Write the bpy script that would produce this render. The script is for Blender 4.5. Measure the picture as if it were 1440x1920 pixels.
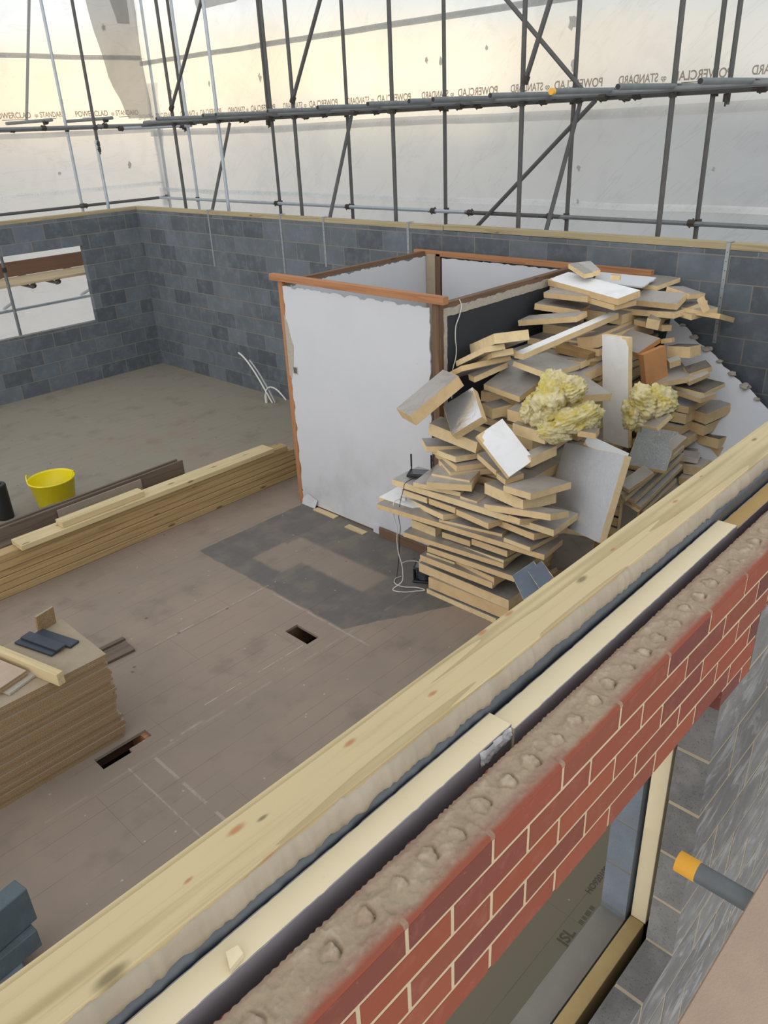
import bpy, bmesh, math, random
import numpy as np
from mathutils import Vector, Matrix, Euler, noise
random.seed(7)
S = bpy.context.scene
for o in list(bpy.data.objects): bpy.data.objects.remove(o)

# ---------------------------------------------------------------- camera, sky, exposure
cd = bpy.data.cameras.new('camera'); cam = bpy.data.objects.new('camera', cd)
S.collection.objects.link(cam); S.camera = cam
RIGHT = (0.6882886719934546, -0.7241685431761751, -0.042879191685269206)
DOWN = (-0.3502597270180275, -0.2799806353935399, -0.8938282650676731)
FWD = (0.6352769692305421, 0.6302307235280783, -0.4463545759668333)
cam.matrix_world = Matrix(((RIGHT[0], -DOWN[0], -FWD[0], 0.0), (RIGHT[1], -DOWN[1], -FWD[1], -0.5564),
                           (RIGHT[2], -DOWN[2], -FWD[2], 3.609), (0, 0, 0, 1)))
cd.sensor_fit = 'VERTICAL'; cd.sensor_height = 36.0; cd.lens = 36.0 * 1462.95 / 1920.0
cd.clip_start = 0.02; cd.clip_end = 200
S.view_settings.view_transform = 'Standard'; S.view_settings.look = 'None'
S.view_settings.gamma = 1; S.view_settings.use_curve_mapping = False
S.view_settings.exposure = 0.12

class NT:
    """small helper for building node trees"""
    def __init__(s, tree): s.t = tree; tree.nodes.clear()
    def n(s, typ, ins=None, **pr):
        nd = s.t.nodes.new('ShaderNode' + typ)
        for k, v in pr.items(): setattr(nd, k, v)
        for k, v in (ins or {}).items():
            if isinstance(v, bpy.types.NodeSocket): s.t.links.new(v, nd.inputs[k])
            elif v is not None:
                sk = nd.inputs[k]
                if sk.type == 'RGBA' and len(v) == 3: v = (*v, 1)
                sk.default_value = v
        return nd
    def m(s, op, a, b=None, c=None, clamp=False):
        nd = s.n('Math', {0: a, **({1: b} if b is not None else {}), **({2: c} if c is not None else {})}, operation=op)
        nd.use_clamp = clamp; return nd.outputs[0]
    def v(s, op, a, b=None):
        nd = s.n('VectorMath', {0: a, **({1: b} if b is not None else {})}, operation=op)
        return nd.outputs['Value'] if op in ('DOT_PRODUCT', 'LENGTH') else nd.outputs[0]
    def mix(s, fac, a, b, blend='MIX'):
        nd = s.n('Mix', None, data_type='RGBA', blend_type=blend)
        for i, x in ((0, fac), (6, a), (7, b)):
            if isinstance(x, bpy.types.NodeSocket): s.t.links.new(x, nd.inputs[i])
            else: nd.inputs[i].default_value = x if i == 0 else (*x, 1)
        return nd.outputs[2]
    def ramp(s, fac, stops, interp='LINEAR'):
        nd = s.n('ValToRGB', {0: fac}); r = nd.color_ramp; r.interpolation = interp
        while len(r.elements) < len(stops): r.elements.new(0.5)
        for e, (p, c) in zip(r.elements, stops): e.position = p; e.color = (*c, 1) if len(c) == 3 else c
        return nd.outputs[0]
    def noise(s, vec, scale, detail=4, rough=.55, dist=0, out=0):
        return s.n('TexNoise', {'Vector': vec, 'Scale': scale, 'Detail': detail, 'Roughness': rough, 'Distortion': dist}).outputs[out]
    def ss(s, x, a, b):
        return s.n('MapRange', {0: x, 1: a, 2: b, 3: 0.0, 4: 1.0}, interpolation_type='SMOOTHSTEP').outputs[0]
    def rect(s, x, y, x0, x1, y0, y1, w=.01):
        f = s.m('MULTIPLY', s.ss(x, x0 - w, x0 + w), s.m('SUBTRACT', 1.0, s.ss(x, x1 - w, x1 + w)))
        g = s.m('MULTIPLY', s.ss(y, y0 - w, y0 + w), s.m('SUBTRACT', 1.0, s.ss(y, y1 - w, y1 + w)))
        return s.m('MULTIPLY', f, g)

# overcast evening sky with a warm band of light low on the horizon
W = bpy.data.worlds.new('sky'); S.world = W; W.use_nodes = True
t = NT(W.node_tree)
d = t.n('TexCoord').outputs['Generated']
d = t.v('NORMALIZE', d)
xyz = t.n('SeparateXYZ', {0: d}); el = xyz.outputs[2]
az = t.m('ARCTAN2', xyz.outputs[1], xyz.outputs[0])          # 0 = along +X, 1.57 = along +Y
right = t.m('SUBTRACT', 1.0, t.ss(az, 0.15, 1.0))            # cooler towards the right
dn = t.noise(d, 3.0, 4, .6)
upper = t.mix(right, (.80, .83, .84), (.55, .66, .72))
behind = t.ss(t.v('DOT_PRODUCT', d, (-.74, -.67, 0)), -.25, .55)      # sky brightened behind the viewer as fill, standing in for sheeting there

up2 = t.ss(el, 0.02, 0.30)
lowc = t.mix(right, (.60, .565, .51), (.29, .31, .32))
warm = t.mix(right, (.98, .78, .50), (.71, .71, .68))
el2 = t.m('ADD', el, t.m('MULTIPLY', t.m('SUBTRACT', dn, .5), .10))
c = t.mix(t.ss(el2, -0.03, 0.05), lowc, warm)
c = t.mix(t.ss(el2, 0.065, 0.125), c, upper)
c = t.mix(t.m('MULTIPLY', t.ss(el, -0.02, -0.16), 1.0), c, t.mix(right, (.56, .55, .53), (.29, .31, .32)))
def glow(c, dirv, k, amp, col):
    g = t.m('MULTIPLY', t.m('POWER', 2.718, t.m('MULTIPLY', t.m('SUBTRACT', 1.0, t.v('DOT_PRODUCT', d, dirv)), -k)), amp)
    return t.mix(g, c, col, 'ADD')
c = glow(c, (0.5479, 0.8360, 0.0306), 260, 0.26, (1, 0.75, 0.45))
c = glow(c, (0.6917, 0.7208, 0.0445), 420, 0.34, (1, 0.9, 0.65))
c = glow(c, (0.7801, 0.6240, 0.0465), 380, 0.40, (1, 0.93, 0.7))
c = glow(c, (0.4729, 0.8805, 0.0311), 420, 0.14, (1, 0.75, 0.4))
c = glow(c, (0.5416, 0.8334, 0.1100), 70, 0.20, (1, 0.98, 0.9))
c = glow(c, (0.4387, 0.8933, 0.0976), 70, 0.10, (1, 1, 1))
c = glow(c, (0.4184, 0.9076, 0.0357), 500, 0.10, (1, 0.75, 0.45))
c = glow(c, (0.7171, 0.6962, 0.0325), 900, 0.2, (1, 0.8, 0.4))
c = t.mix(t.ss(el, .45, .95), c, (.74, .76, .78))
c = t.mix(t.m('MULTIPLY', behind, t.ss(el, .9, .5)), c, t.mix(t.ss(el, -.5, .05), (.62, .58, .53), (1.36, 1.34, 1.31)))
bg = t.n('Background', {0: c, 1: 1.0})
t.t.links.new(bg.outputs[0], t.n('OutputWorld').inputs[0])

# ---------------------------------------------------------------- helpers
def lin(r, g, b):
    f = lambda v: (v / 255 / 12.92) if v / 255 <= .04045 else ((v / 255 + .055) / 1.055) ** 2.4
    return (f(r), f(g), f(b))
def mat(name):
    m = bpy.data.materials.new(name); m.use_nodes = True; return m, NT(m.node_tree)
def finish(t, col, rough=.8, bump=None, bs=.3, bd=.01, metal=0.0, **kw):
    ins = {'Base Color': col, 'Roughness': rough, 'Metallic': metal}; ins.update(kw)
    b = t.n('BsdfPrincipled', ins)
    if bump is not None:
        bn = t.n('Bump', {'Height': bump, 'Strength': bs, 'Distance': bd}); t.t.links.new(bn.outputs[0], b.inputs['Normal'])
    o = t.n('OutputMaterial'); t.t.links.new(b.outputs[0], o.inputs[0]); return b
def tag(o, label=None, cat=None, group=None, kind=None):
    if label: o['label'] = label
    if cat: o['category'] = cat
    if group: o['group'] = group
    if kind: o['kind'] = kind
    return o
def link(o, parent=None):
    S.collection.objects.link(o)
    if parent: o.parent = parent
    return o
def empty(name, loc=(0, 0, 0), rot=(0, 0, 0)):
    o = bpy.data.objects.new(name, None); o.location = loc; o.rotation_euler = rot; o.empty_display_size = .1
    return link(o)
class MB:
    def __init__(s): s.v = []; s.f = []; s.mi = []
    def add(s, vs, fs, mi=0):
        n = len(s.v); s.v += [tuple(v) for v in vs]; s.f += [tuple(i + n for i in f) for f in fs]; s.mi += [mi] * len(fs)
    def box(s, x0, x1, y0, y1, z0, z1, mi=0, jit=0.0):
        j = lambda: random.uniform(-jit, jit) if jit else 0
        vs = [(x + j(), y + j(), z + j()) for x in (x0, x1) for y in (y0, y1) for z in (z0, z1)]
        s.add(vs, [(0, 1, 3, 2), (4, 6, 7, 5), (0, 4, 5, 1), (2, 3, 7, 6), (0, 2, 6, 4), (1, 5, 7, 3)], mi)
    def cbox(s, x0, x1, y0, y1, z0, z1, c=.003, mi=0):
        """box with chamfered edges"""
        bm = bmesh.new(); bmesh.ops.create_cube(bm, size=1)
        for v in bm.verts: v.co = Vector(((x0 + x1) / 2 + v.co.x * (x1 - x0), (y0 + y1) / 2 + v.co.y * (y1 - y0), (z0 + z1) / 2 + v.co.z * (z1 - z0)))
        bmesh.ops.bevel(bm, geom=bm.edges[:], offset=c, segments=1, affect='EDGES')
        bm.verts.ensure_lookup_table(); s.add([v.co for v in bm.verts], [[v.index for v in f.verts] for f in bm.faces], mi); bm.free()
    def tube(s, a, b, r, n=14, cap=True, mi=0, r2=None):
        a, b = Vector(a), Vector(b); z = (b - a).normalized(); x = z.orthogonal().normalized(); y = z.cross(x)
        r2 = r if r2 is None else r2
        vs = [p + (x * math.cos(2 * math.pi * i / n) + y * math.sin(2 * math.pi * i / n)) * q for p, q in ((a, r), (b, r2)) for i in range(n)]
        fs = [(i, (i + 1) % n, n + (i + 1) % n, n + i) for i in range(n)]
        if cap: fs += [tuple(range(n))[::-1], tuple(range(n, 2 * n))]
        s.add(vs, fs, mi)
    def pipe(s, pts, r, n=8, mi=0):
        pts = [Vector(p) for p in pts]; N = len(pts); vs = []; fs = []
        up = None
        for i, p in enumerate(pts):
            z = (pts[min(i + 1, N - 1)] - pts[max(i - 1, 0)]).normalized()
            x = z.orthogonal().normalized() if up is None else (up - z * up.dot(z)).normalized(); up = x; y = z.cross(x)
            vs += [p + (x * math.cos(2 * math.pi * k / n) + y * math.sin(2 * math.pi * k / n)) * r for k in range(n)]
        for i in range(N - 1): fs += [(i * n + k, i * n + (k + 1) % n, (i + 1) * n + (k + 1) % n, (i + 1) * n + k) for k in range(n)]
        fs += [tuple(range(n))[::-1], tuple(range((N - 1) * n, N * n))]
        s.add(vs, fs, mi)
    def obj(s, name, mats, parent=None, loc=None, smooth=False, bevel=0):
        me = bpy.data.meshes.new(name); me.from_pydata(s.v, [], s.f)
        for m in (mats if isinstance(mats, (list, tuple)) else [mats]): me.materials.append(m)
        me.polygons.foreach_set('material_index', s.mi); me.update()
        bm = bmesh.new(); bm.from_mesh(me); bmesh.ops.recalc_face_normals(bm, faces=bm.faces); bm.to_mesh(me); bm.free()
        if smooth: me.shade_smooth() if hasattr(me, 'shade_smooth') else None
        o = bpy.data.objects.new(name, me)
        if loc: o.location = loc
        link(o, parent)
        if bevel:
            b = o.modifiers.new('bevel', 'BEVEL'); b.width = bevel; b.segments = 1; b.limit_method = 'ANGLE'
        return o
def spline(P, k=8):
    P = [Vector(p) for p in P]; out = []
    for i in range(len(P) - 1):
        p0, p1, p2, p3 = P[max(i - 1, 0)], P[i], P[i + 1], P[min(i + 2, len(P) - 1)]
        for j in range(k):
            u = j / k
            out.append(.5 * ((2 * p1) + (p2 - p0) * u + (2 * p0 - 5 * p1 + 4 * p2 - p3) * u * u + (3 * p1 - p0 - 3 * p2 + p3) * u ** 3))
    return out + [P[-1]]
def oc(t): return t.n('TexCoord').outputs['Object']
def geo(t): return t.n('NewGeometry')

# ---------------------------------------------------------------- materials
def wood(name, base, dark, knots=.6, grain=.6, rough=.7, red=None, spots=()):
    m, t = mat(name)
    rnd = t.n('ObjectInfo').outputs['Random']
    p = t.n('CombineXYZ', {0: t.m('MULTIPLY', rnd, 17.0), 1: t.m('MULTIPLY', rnd, 5.0), 2: t.m('MULTIPLY', rnd, 3.0)}).outputs[0]
    v = t.v('ADD', oc(t), p)
    vs = t.v('MULTIPLY', v, (.22, 6, 6))
    warp = t.noise(vs, 1.2, 3, .6)
    g = t.noise(t.v('MULTIPLY', v, (1.1, 34, 34)), 1.0, 4, .65, .4)
    g2 = t.m('FRACT', t.m('MULTIPLY', warp, 7.0))
    c = t.mix(t.m('MULTIPLY', t.ss(g2, .55, 1.0), grain * .55), base, dark)
    c = t.mix(t.m('MULTIPLY', t.ss(g, .5, .75), grain * .5), c, dark)
    c = t.mix(t.m('MULTIPLY', t.ss(t.noise(v, 2.2, 2), .35, .8), .35), c, tuple(x * .78 for x in base))
    vo = t.n('TexVoronoi', {'Vector': t.v('MULTIPLY', v, (2.1, 8, 8)), 'Scale': 1.0}, feature='F1').outputs['Distance']
    k = t.m('SUBTRACT', 1.0, t.ss(vo, .06, .12))
    c = t.mix(t.m('MULTIPLY', k, knots), c, tuple(x * .35 for x in (red or dark)))
    for i, (kx, ky, kr) in enumerate(spots):                 # individual knots
        q = t.v('MULTIPLY', t.v('SUBTRACT', t.v('ADD', oc(t), t.n('CombineXYZ', {0: t.m('MULTIPLY', t.m('SUBTRACT', g, .5), .02), 1: t.m('MULTIPLY', t.m('SUBTRACT', warp, .5), .006)}).outputs[0]), (kx, ky, .05)), (.38, 1, 0))
        L_ = t.v('LENGTH', q)
        c = t.mix(t.m('MULTIPLY', t.m('SUBTRACT', 1.0, t.ss(L_, kr * .3, kr * 1.2)), .75), c, red if i % 3 else tuple(x * .45 for x in dark))
    c = t.mix(t.m('MULTIPLY', t.m('SUBTRACT', rnd, .5), .25), c, tuple(x * .7 for x in base))
    finish(t, c, rough, g, .15, .003); return m
M_PINE = wood('pale_pine', lin(212, 192, 148), lin(168, 146, 100), .8, .7, .6)
M_PLATEN = wood('new_plate_timber', lin(206, 187, 144), lin(150, 130, 84), .0, 1.0, .65, lin(176, 108, 66), [(0.699, -0.048, 0.012), (0.965, 0.024, 0.008), (0.971, -0.062, 0.009), (1.006, 0.01, 0.005), (1.229, 0.026, 0.007), (0.857, 0.001, 0.004), (2.001, -0.001, 0.01), (2.183, 0.014, 0.005), (2.55, 0.016, 0.006), (3.167, 0.023, 0.008), (1.667, 0.05, 0.007), (1.766, 0.048, 0.007), (1.492, 0.064, 0.005), (1.434, 0.0, 0.006), (2.766, 0.033, 0.004)])
M_JOIST = wood('joist_timber', lin(182, 156, 110), lin(128, 102, 64), .8, .8)
M_PLATE = wood('wall_plate_timber', lin(176, 161, 126), lin(130, 104, 66), .7, .8)
M_STUD = wood('old_stud_timber', lin(182, 128, 88), lin(120, 76, 48), .7, .7)
M_STUDD = wood('dark_old_timber', lin(120, 92, 72), lin(70, 50, 38), .5, .8)
M_OLD = wood('weathered_floorboard', lin(112, 98, 86), lin(70, 58, 48), .3, .8)
M_SCAF = wood('scaffold_board_timber', lin(205, 184, 150), lin(160, 135, 100), .4, .5)
M_TOE = wood('toe_board_timber', lin(128, 98, 80), lin(95, 70, 55), .2, .5)

def blockmat(name, c1, c2, rough_s=1.0, blotch=.4):
    m, t = mat(name); g = geo(t); r = g.outputs['Random Per Island']; v = g.outputs['Position']
    c = t.mix(r, c1, c2)
    n1 = t.noise(v, 9, 5, .6); n2 = t.noise(v, 140, 3, .7); n3 = t.noise(v, 2.0, 3, .5)
    c = t.mix(t.m('MULTIPLY', t.ss(n1, .4, .8), blotch), c, tuple(x * 1.55 for x in c2))
    c = t.mix(t.m('MULTIPLY', t.ss(n3, .45, .7), .25), c, tuple(x * .62 for x in c1))
    pore = t.ss(n2, .60, .68)
    c = t.mix(t.m('MULTIPLY', pore, .35), c, tuple(x * .35 for x in c1))
    h = t.m('ADD', t.m('MULTIPLY', t.noise(v, 60, 5, .7), 1.0), t.m('MULTIPLY', pore, -.6))
    if name == 'dense_block':
        sm = t.noise(t.v('MULTIPLY', v, (2.2, 1, 5)), 1.6, 5, .65, 1.5)
        c = t.mix(t.m('MULTIPLY', t.m('MULTIPLY', t.ss(sm, .50, .68), .55), t.ss(t.m('ABSOLUTE', t.n('SeparateXYZ', {0: g.outputs['True Normal']}).outputs[1]), .4, .8)), c, lin(178, 180, 184))
    finish(t, c, .92, h, .35 * rough_s, .004); return m
M_BLOCK = blockmat('dark_block', lin(82, 88, 94), lin(108, 116, 124))
M_BLOCKL = blockmat('aerated_block', lin(106, 116, 128), lin(124, 133, 143), .5)
M_BLOCKD = blockmat('dense_block', lin(108, 107, 107), lin(132, 131, 130), 2.0, .5)
def mortarmat(name, col):
    m, t = mat(name); v = geo(t).outputs['Position']; n = t.noise(v, 50, 4, .7)
    c = t.mix(t.noise(v, 6, 3), tuple(x * .75 for x in col), tuple(min(1, x * 1.15) for x in col))
    finish(t, c, .95, n, .5, .003); return m
M_MORT = mortarmat('grey_mortar', lin(136, 132, 124))
M_MORTC = mortarmat('outer_leaf_mortar', lin(172, 160, 138))
M_MORTB = mortarmat('sand_mortar', lin(208, 190, 158))

m, t = mat('red_brick'); M_BRICK = m
g = geo(t); v = g.outputs['Position']; r = g.outputs['Random Per Island']
c = t.ramp(r, [(0, lin(146, 74, 52)), (.28, lin(154, 84, 60)), (.45, lin(126, 68, 54)), (.62, lin(102, 60, 58)), (.75, lin(148, 76, 56)), (1, lin(136, 76, 58))])
n1 = t.noise(v, 18, 5, .65)
c = t.mix(t.m('MULTIPLY', t.ss(n1, .5, .75), .35), c, lin(170, 108, 92))
c = t.mix(t.m('MULTIPLY', t.ss(t.noise(v, 40, 4, .7), .62, .72), .35), c, lin(186, 150, 132))
finish(t, c, .85, t.noise(v, 220, 4, .7), .25, .002)

m, t = mat('floor_boards'); M_FLOOR = m
v = geo(t).outputs['Position']; s3 = t.n('SeparateXYZ', {0: v}); X, Y = s3.outputs[0], s3.outputs[1]
nb = t.noise(v, .9, 4, .6); nf = t.noise(v, 14, 5, .65); ns = t.noise(t.v('MULTIPLY', v, (.8, 5, 1)), 1.2, 4, .6)
c = t.mix(t.ss(nb, .35, .65), lin(154, 137, 123), lin(144, 130, 117))
far = t.ss(t.m('ADD', Y, t.m('MULTIPLY', t.m('SUBTRACT', nb, .5), 1.6)), 6.2, 7.6)
c = t.mix(t.m('MULTIPLY', far, .8), c, lin(142, 138, 124))
c = t.mix(t.m('MULTIPLY', t.ss(ns, .5, .75), .35), c, lin(146, 132, 118))
c = t.mix(t.m('MULTIPLY', t.ss(t.noise(v, 2.6, 4, .6), .52, .75), .4), c, lin(104, 94, 86))
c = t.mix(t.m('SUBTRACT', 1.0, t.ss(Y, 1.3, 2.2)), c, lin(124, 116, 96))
rm = t.rect(X, Y, 3.9, 5.4, 7.4, 9.2, .5)
c = t.mix(t.m('MULTIPLY', rm, t.m('MULTIPLY', t.ss(t.noise(v, 2.0, 3, .6), .45, .7), .5)), c, lin(150, 120, 104))
# old adhesive stain with the lighter rectangles left in it
jx = t.m('ADD', X, t.m('MULTIPLY', t.m('SUBTRACT', t.noise(v, 7, 3), .5), .05))
jy = t.m('ADD', Y, t.m('MULTIPLY', t.m('SUBTRACT', t.noise(v, 8, 3), .5), .05))
st = t.rect(jx, jy, 3.41, 6.9, 2.7, 5.36, .012)
diag = t.ss(t.m('ADD', t.m('MULTIPLY', t.m('SUBTRACT', jx, 3.41), 1.0), t.m('MULTIPLY', t.m('SUBTRACT', jy, 3.36), 1.75)), -.02, .01)
st = t.m('MULTIPLY', st, diag)
li = t.m('MAXIMUM', t.rect(jx, jy, 3.90, 4.22, 3.62, 4.80, .03), t.rect(jx, jy, 3.66, 4.05, 4.42, 4.85, .03))
st = t.m('MULTIPLY', st, t.m('SUBTRACT', 1.0, t.m('MULTIPLY', li, .92)))
stc = t.mix(t.ss(t.noise(v, 3.5, 4, .6), .4, .65), lin(98, 96, 95), lin(116, 110, 102))
c = t.mix(t.m('MULTIPLY', st, .9), c, stc)
# board joints, chalk lines, scuffs
w1 = t.m('PINGPONG', Y, .0675); ed = t.m('SUBTRACT', 1.0, t.ss(w1, .0008, .0028))
ed = t.m('MULTIPLY', ed, t.ss(t.noise(t.v('MULTIPLY', v, (1.3, 9, 1)), 1.0, 3), .38, .62))
c = t.mix(t.m('MULTIPLY', ed, .5), c, lin(80, 71, 62))
wx = t.n('TexBrick', {'Vector': v, 'Scale': 1.0, 'Mortar Size': .0015, 'Brick Width': 1.21, 'Row Height': .54, 'Color1': (0, 0, 0), 'Color2': (0, 0, 0), 'Mortar': (1, 1, 1)}).outputs[0]
c = t.mix(t.m('MULTIPLY', t.m('MULTIPLY', wx, .4), t.ss(t.noise(v, 1.1, 2), .4, .6)), c, lin(64, 56, 50))
for (x0, x1, y0, y1, a) in [(2.30, 3.45, 4.340, 4.346, .7), (2.14, 2.46, 3.434, 3.440, .7), (2.62, 3.06, 3.434, 3.440, .7), (1.78, 2.05, 3.30, 3.32, .3),
                            (1.46, 1.47, 2.2, 3.3, .3), (1.62, 1.64, 2.05, 3.25, .3), (.9, 4.2, 3.27, 3.29, .12), (3.38, 3.40, 3.0, 4.2, .25)]:
    k = t.rect(X, Y, x0, x1, y0, y1, .003); k = t.m('MULTIPLY', k, t.ss(t.noise(v, 9, 4, .7), .38, .55))
    c = t.mix(t.m('MULTIPLY', k, a), c, lin(205, 196, 182))
sp = t.n('TexVoronoi', {'Vector': v, 'Scale': 6.5}).outputs['Distance']
c = t.mix(t.m('MULTIPLY', t.m('SUBTRACT', 1.0, t.ss(sp, .035, .06)), .55), c, lin(198, 188, 172))
sp2 = t.n('TexVoronoi', {'Vector': t.v('ADD', v, (3.3, 1.7, 0)), 'Scale': 3.1}).outputs['Distance']
c = t.mix(t.m('MULTIPLY', t.m('SUBTRACT', 1.0, t.ss(sp2, .03, .06)), .5), c, lin(58, 52, 48))
finish(t, c, .8, nf, .12, .003)

def plain(name, col, rough=.6, var=.15, metal=0.0, sc=12, bs=.1):
    m, t = mat(name); v = oc(t); n = t.noise(v, sc, 4, .6)
    c = t.mix(n, tuple(x * (1 - var) for x in col), tuple(min(1, x * (1 + var)) for x in col))
    finish(t, c, rough, n, bs, .003, metal); return m
M_STEEL = plain('galvanised_tube', lin(122, 126, 128), .5, .35, .35, 6)
M_STEELD = plain('weathered_tube', lin(88, 88, 88), .6, .35, .2, 6)
M_STEELL = plain('bright_tube', lin(176, 184, 192), .4, .2, .5, 6)
M_CLAMP = plain('rusty_coupler', lin(70, 65, 60), .8, .4, .2, 30)
M_YEL = plain('yellow_plastic', lin(232, 214, 20), .35, .06)
M_CAP = plain('orange_cap', lin(240, 178, 60), .5, .08)
M_BLACK = plain('black_plastic', lin(30, 31, 34), .45, .2)
M_RUB = plain('dark_slate_plastic', lin(58, 66, 76), .6, .25)
M_WHITEP = plain('white_cable', lin(222, 220, 214), .4, .04)
M_VOID = plain('dark_earth', lin(40, 36, 32), .95, .3)
M_CHAR = plain('charcoal_paint', lin(48, 52, 57), .75, .08, 0, 3)
M_GYP = plain('torn_plaster', lin(178, 170, 158), .95, .25, 0, 40, .5)
M_SAND = plain('damp_mortar', lin(120, 108, 92), .95, .3, 0, 25, .8)
M_INK = None
M_INKF = plain('faded_ink', lin(92, 82, 70), .8, .1)
M_STRAP = plain('galvanised_strap', lin(160, 164, 168), .45, .15, .4, 20)
M_DPC = plain('blue_grey_membrane', lin(88, 95, 102), .45, .3, 0, 9, .4)
m, t = mat('white_plasterboard'); M_PB = m
v = geo(t).outputs['Position']; z = t.n('SeparateXYZ', {0: v}).outputs[2]
c = t.mix(t.noise(v, 3, 4), lin(214, 216, 222), lin(203, 206, 211))
c = t.mix(t.m('MULTIPLY', t.ss(t.noise(v, 22, 4, .7), .68, .74), .35), c, lin(140, 138, 134))
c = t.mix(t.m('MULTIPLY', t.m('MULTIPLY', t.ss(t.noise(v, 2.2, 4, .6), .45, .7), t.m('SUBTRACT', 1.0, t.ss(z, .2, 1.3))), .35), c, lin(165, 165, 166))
finish(t, c, .7)
def chip(name, top):
    m, t = mat(name); g = geo(t); v = oc(t); nz = t.m('ABSOLUTE', t.n('SeparateXYZ', {0: g.outputs['True Normal']}).outputs[2])
    fl = t.noise(t.v('MULTIPLY', v, (1, 1, 3)), 150, 3, .8)
    e = t.mix(t.ss(fl, .4, .65), lin(128, 102, 72), lin(186, 158, 120))
    tt = t.mix(t.noise(v, 12, 4, .7), tuple(x * .80 for x in top), tuple(x * 1.10 for x in top))
    c = t.mix(t.ss(nz, .5, .8), e, tt)
    finish(t, c, .85, fl, .4, .003); return m
M_CHIP = chip('chipboard', lin(168, 152, 130))
M_CHIPP = chip('pinkish_board', lin(188, 166, 146))

# translucent scaffold sheeting: the sky shows through it, softened
def sheetmat(name, tint, transp=.5, warm=1.0):
    m, t = mat(name); v = geo(t).outputs['Position']
    weave = t.noise(t.v('MULTIPLY', v, (8, 8, 60)), 1.0, 3, .6)
    cr = t.noise(v, 1.4, 5, .65, 1.2)
    c = t.mix(t.m('MULTIPLY', t.ss(cr, .46, .66), .5), tint, tuple(x * .88 for x in tint))
    fold = t.noise(t.v('MULTIPLY', t.v('ADD', v, t.n('CombineXYZ', {2: t.m('MULTIPLY', t.n('SeparateXYZ', {0: v}).outputs[1], .9)}).outputs[0]), (.7, .7, 4.0)), 1.0, 3, .5, .8)
    c = t.mix(t.m('MULTIPLY', t.m('SUBTRACT', 1.0, t.ss(t.m('ABSOLUTE', t.m('SUBTRACT', fold, .5)), .0, .012)), .28), c, tuple(x * .72 for x in tint))  # crease and fold shading painted into the sheet tint as darker marks
    c = t.mix(t.m('MULTIPLY', weave, .05), c, tuple(x * .7 for x in tint))
    tr = t.n('BsdfTransparent', {0: c}); tl = t.n('BsdfTranslucent', {0: c}); df = t.n('BsdfDiffuse', {0: c})
    m1 = t.n('MixShader', {0: .35, 1: tl.outputs[0], 2: df.outputs[0]})
    m2 = t.n('MixShader', {0: transp, 1: m1.outputs[0], 2: tr.outputs[0]})
    o = t.n('OutputMaterial'); t.t.links.new(m2.outputs[0], o.inputs[0]); return m
M_SHT = sheetmat('clear_sheeting', (.97, .97, .96), .74)
M_SHTL = sheetmat('lower_sheeting', (.82, .82, .82), .62)
M_BAND = sheetmat('sheet_seam_band', (.52, .52, .51), .45)
M_BANDL = sheetmat('pale_seam_band', (.80, .78, .76), .4)
M_BANDW = sheetmat('white_seam_band', (.98, .98, .97), .2)
M_NET = sheetmat('debris_netting', (.56, .55, .53), .5)
M_INK = sheetmat('printed_ink', (.42, .36, .31), .6)
M_EYE = sheetmat('eyelet', (1, 1, 1), .8)
# ---------------------------------------------------------------- the setting
XF, YL = 6.93, 11.603
def floor():
    mb = MB(); holes = [(1.355, 1.56, 3.412, 3.537), (1.56, 1.728, 3.452, 3.537), (3.09, 3.214, 3.42, 3.687)]
    xs = sorted({-1.2, XF + .1, *[h[0] for h in holes], *[h[1] for h in holes]}); ys = sorted({.31, YL + .1, *[h[2] for h in holes], *[h[3] for h in holes]})
    for i in range(len(xs) - 1):
        for j in range(len(ys) - 1):
            cx, cy = (xs[i] + xs[i + 1]) / 2, (ys[j] + ys[j + 1]) / 2
            if any(h[0] < cx < h[1] and h[2] < cy < h[3] for h in holes): continue
            mb.box(xs[i], xs[i + 1], ys[j], ys[j + 1], -.022, 0)
    tag(mb.obj('floor', M_FLOOR), kind='structure')
    g = MB(); g.box(-1.3, XF + .3, -.1, YL + .3, -.75, -.62); tag(g.obj('floor_void_ground', M_VOID), kind='structure')
    for y in (3.30, 3.70):
        j = MB(); j.box(-1.2, XF, y - .02 if y < 3.5 else 3.69, y + .025 if y < 3.5 else 3.735, -.22, -.022)
        tag(j.obj('trim_joist', M_STUDD), kind='structure')
    j = MB(); j.box(1.69, 1.735, 3.33, 3.69, -.20, -.022); tag(j.obj('trim_joist', M_STUD), kind='structure')
floor()

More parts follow.
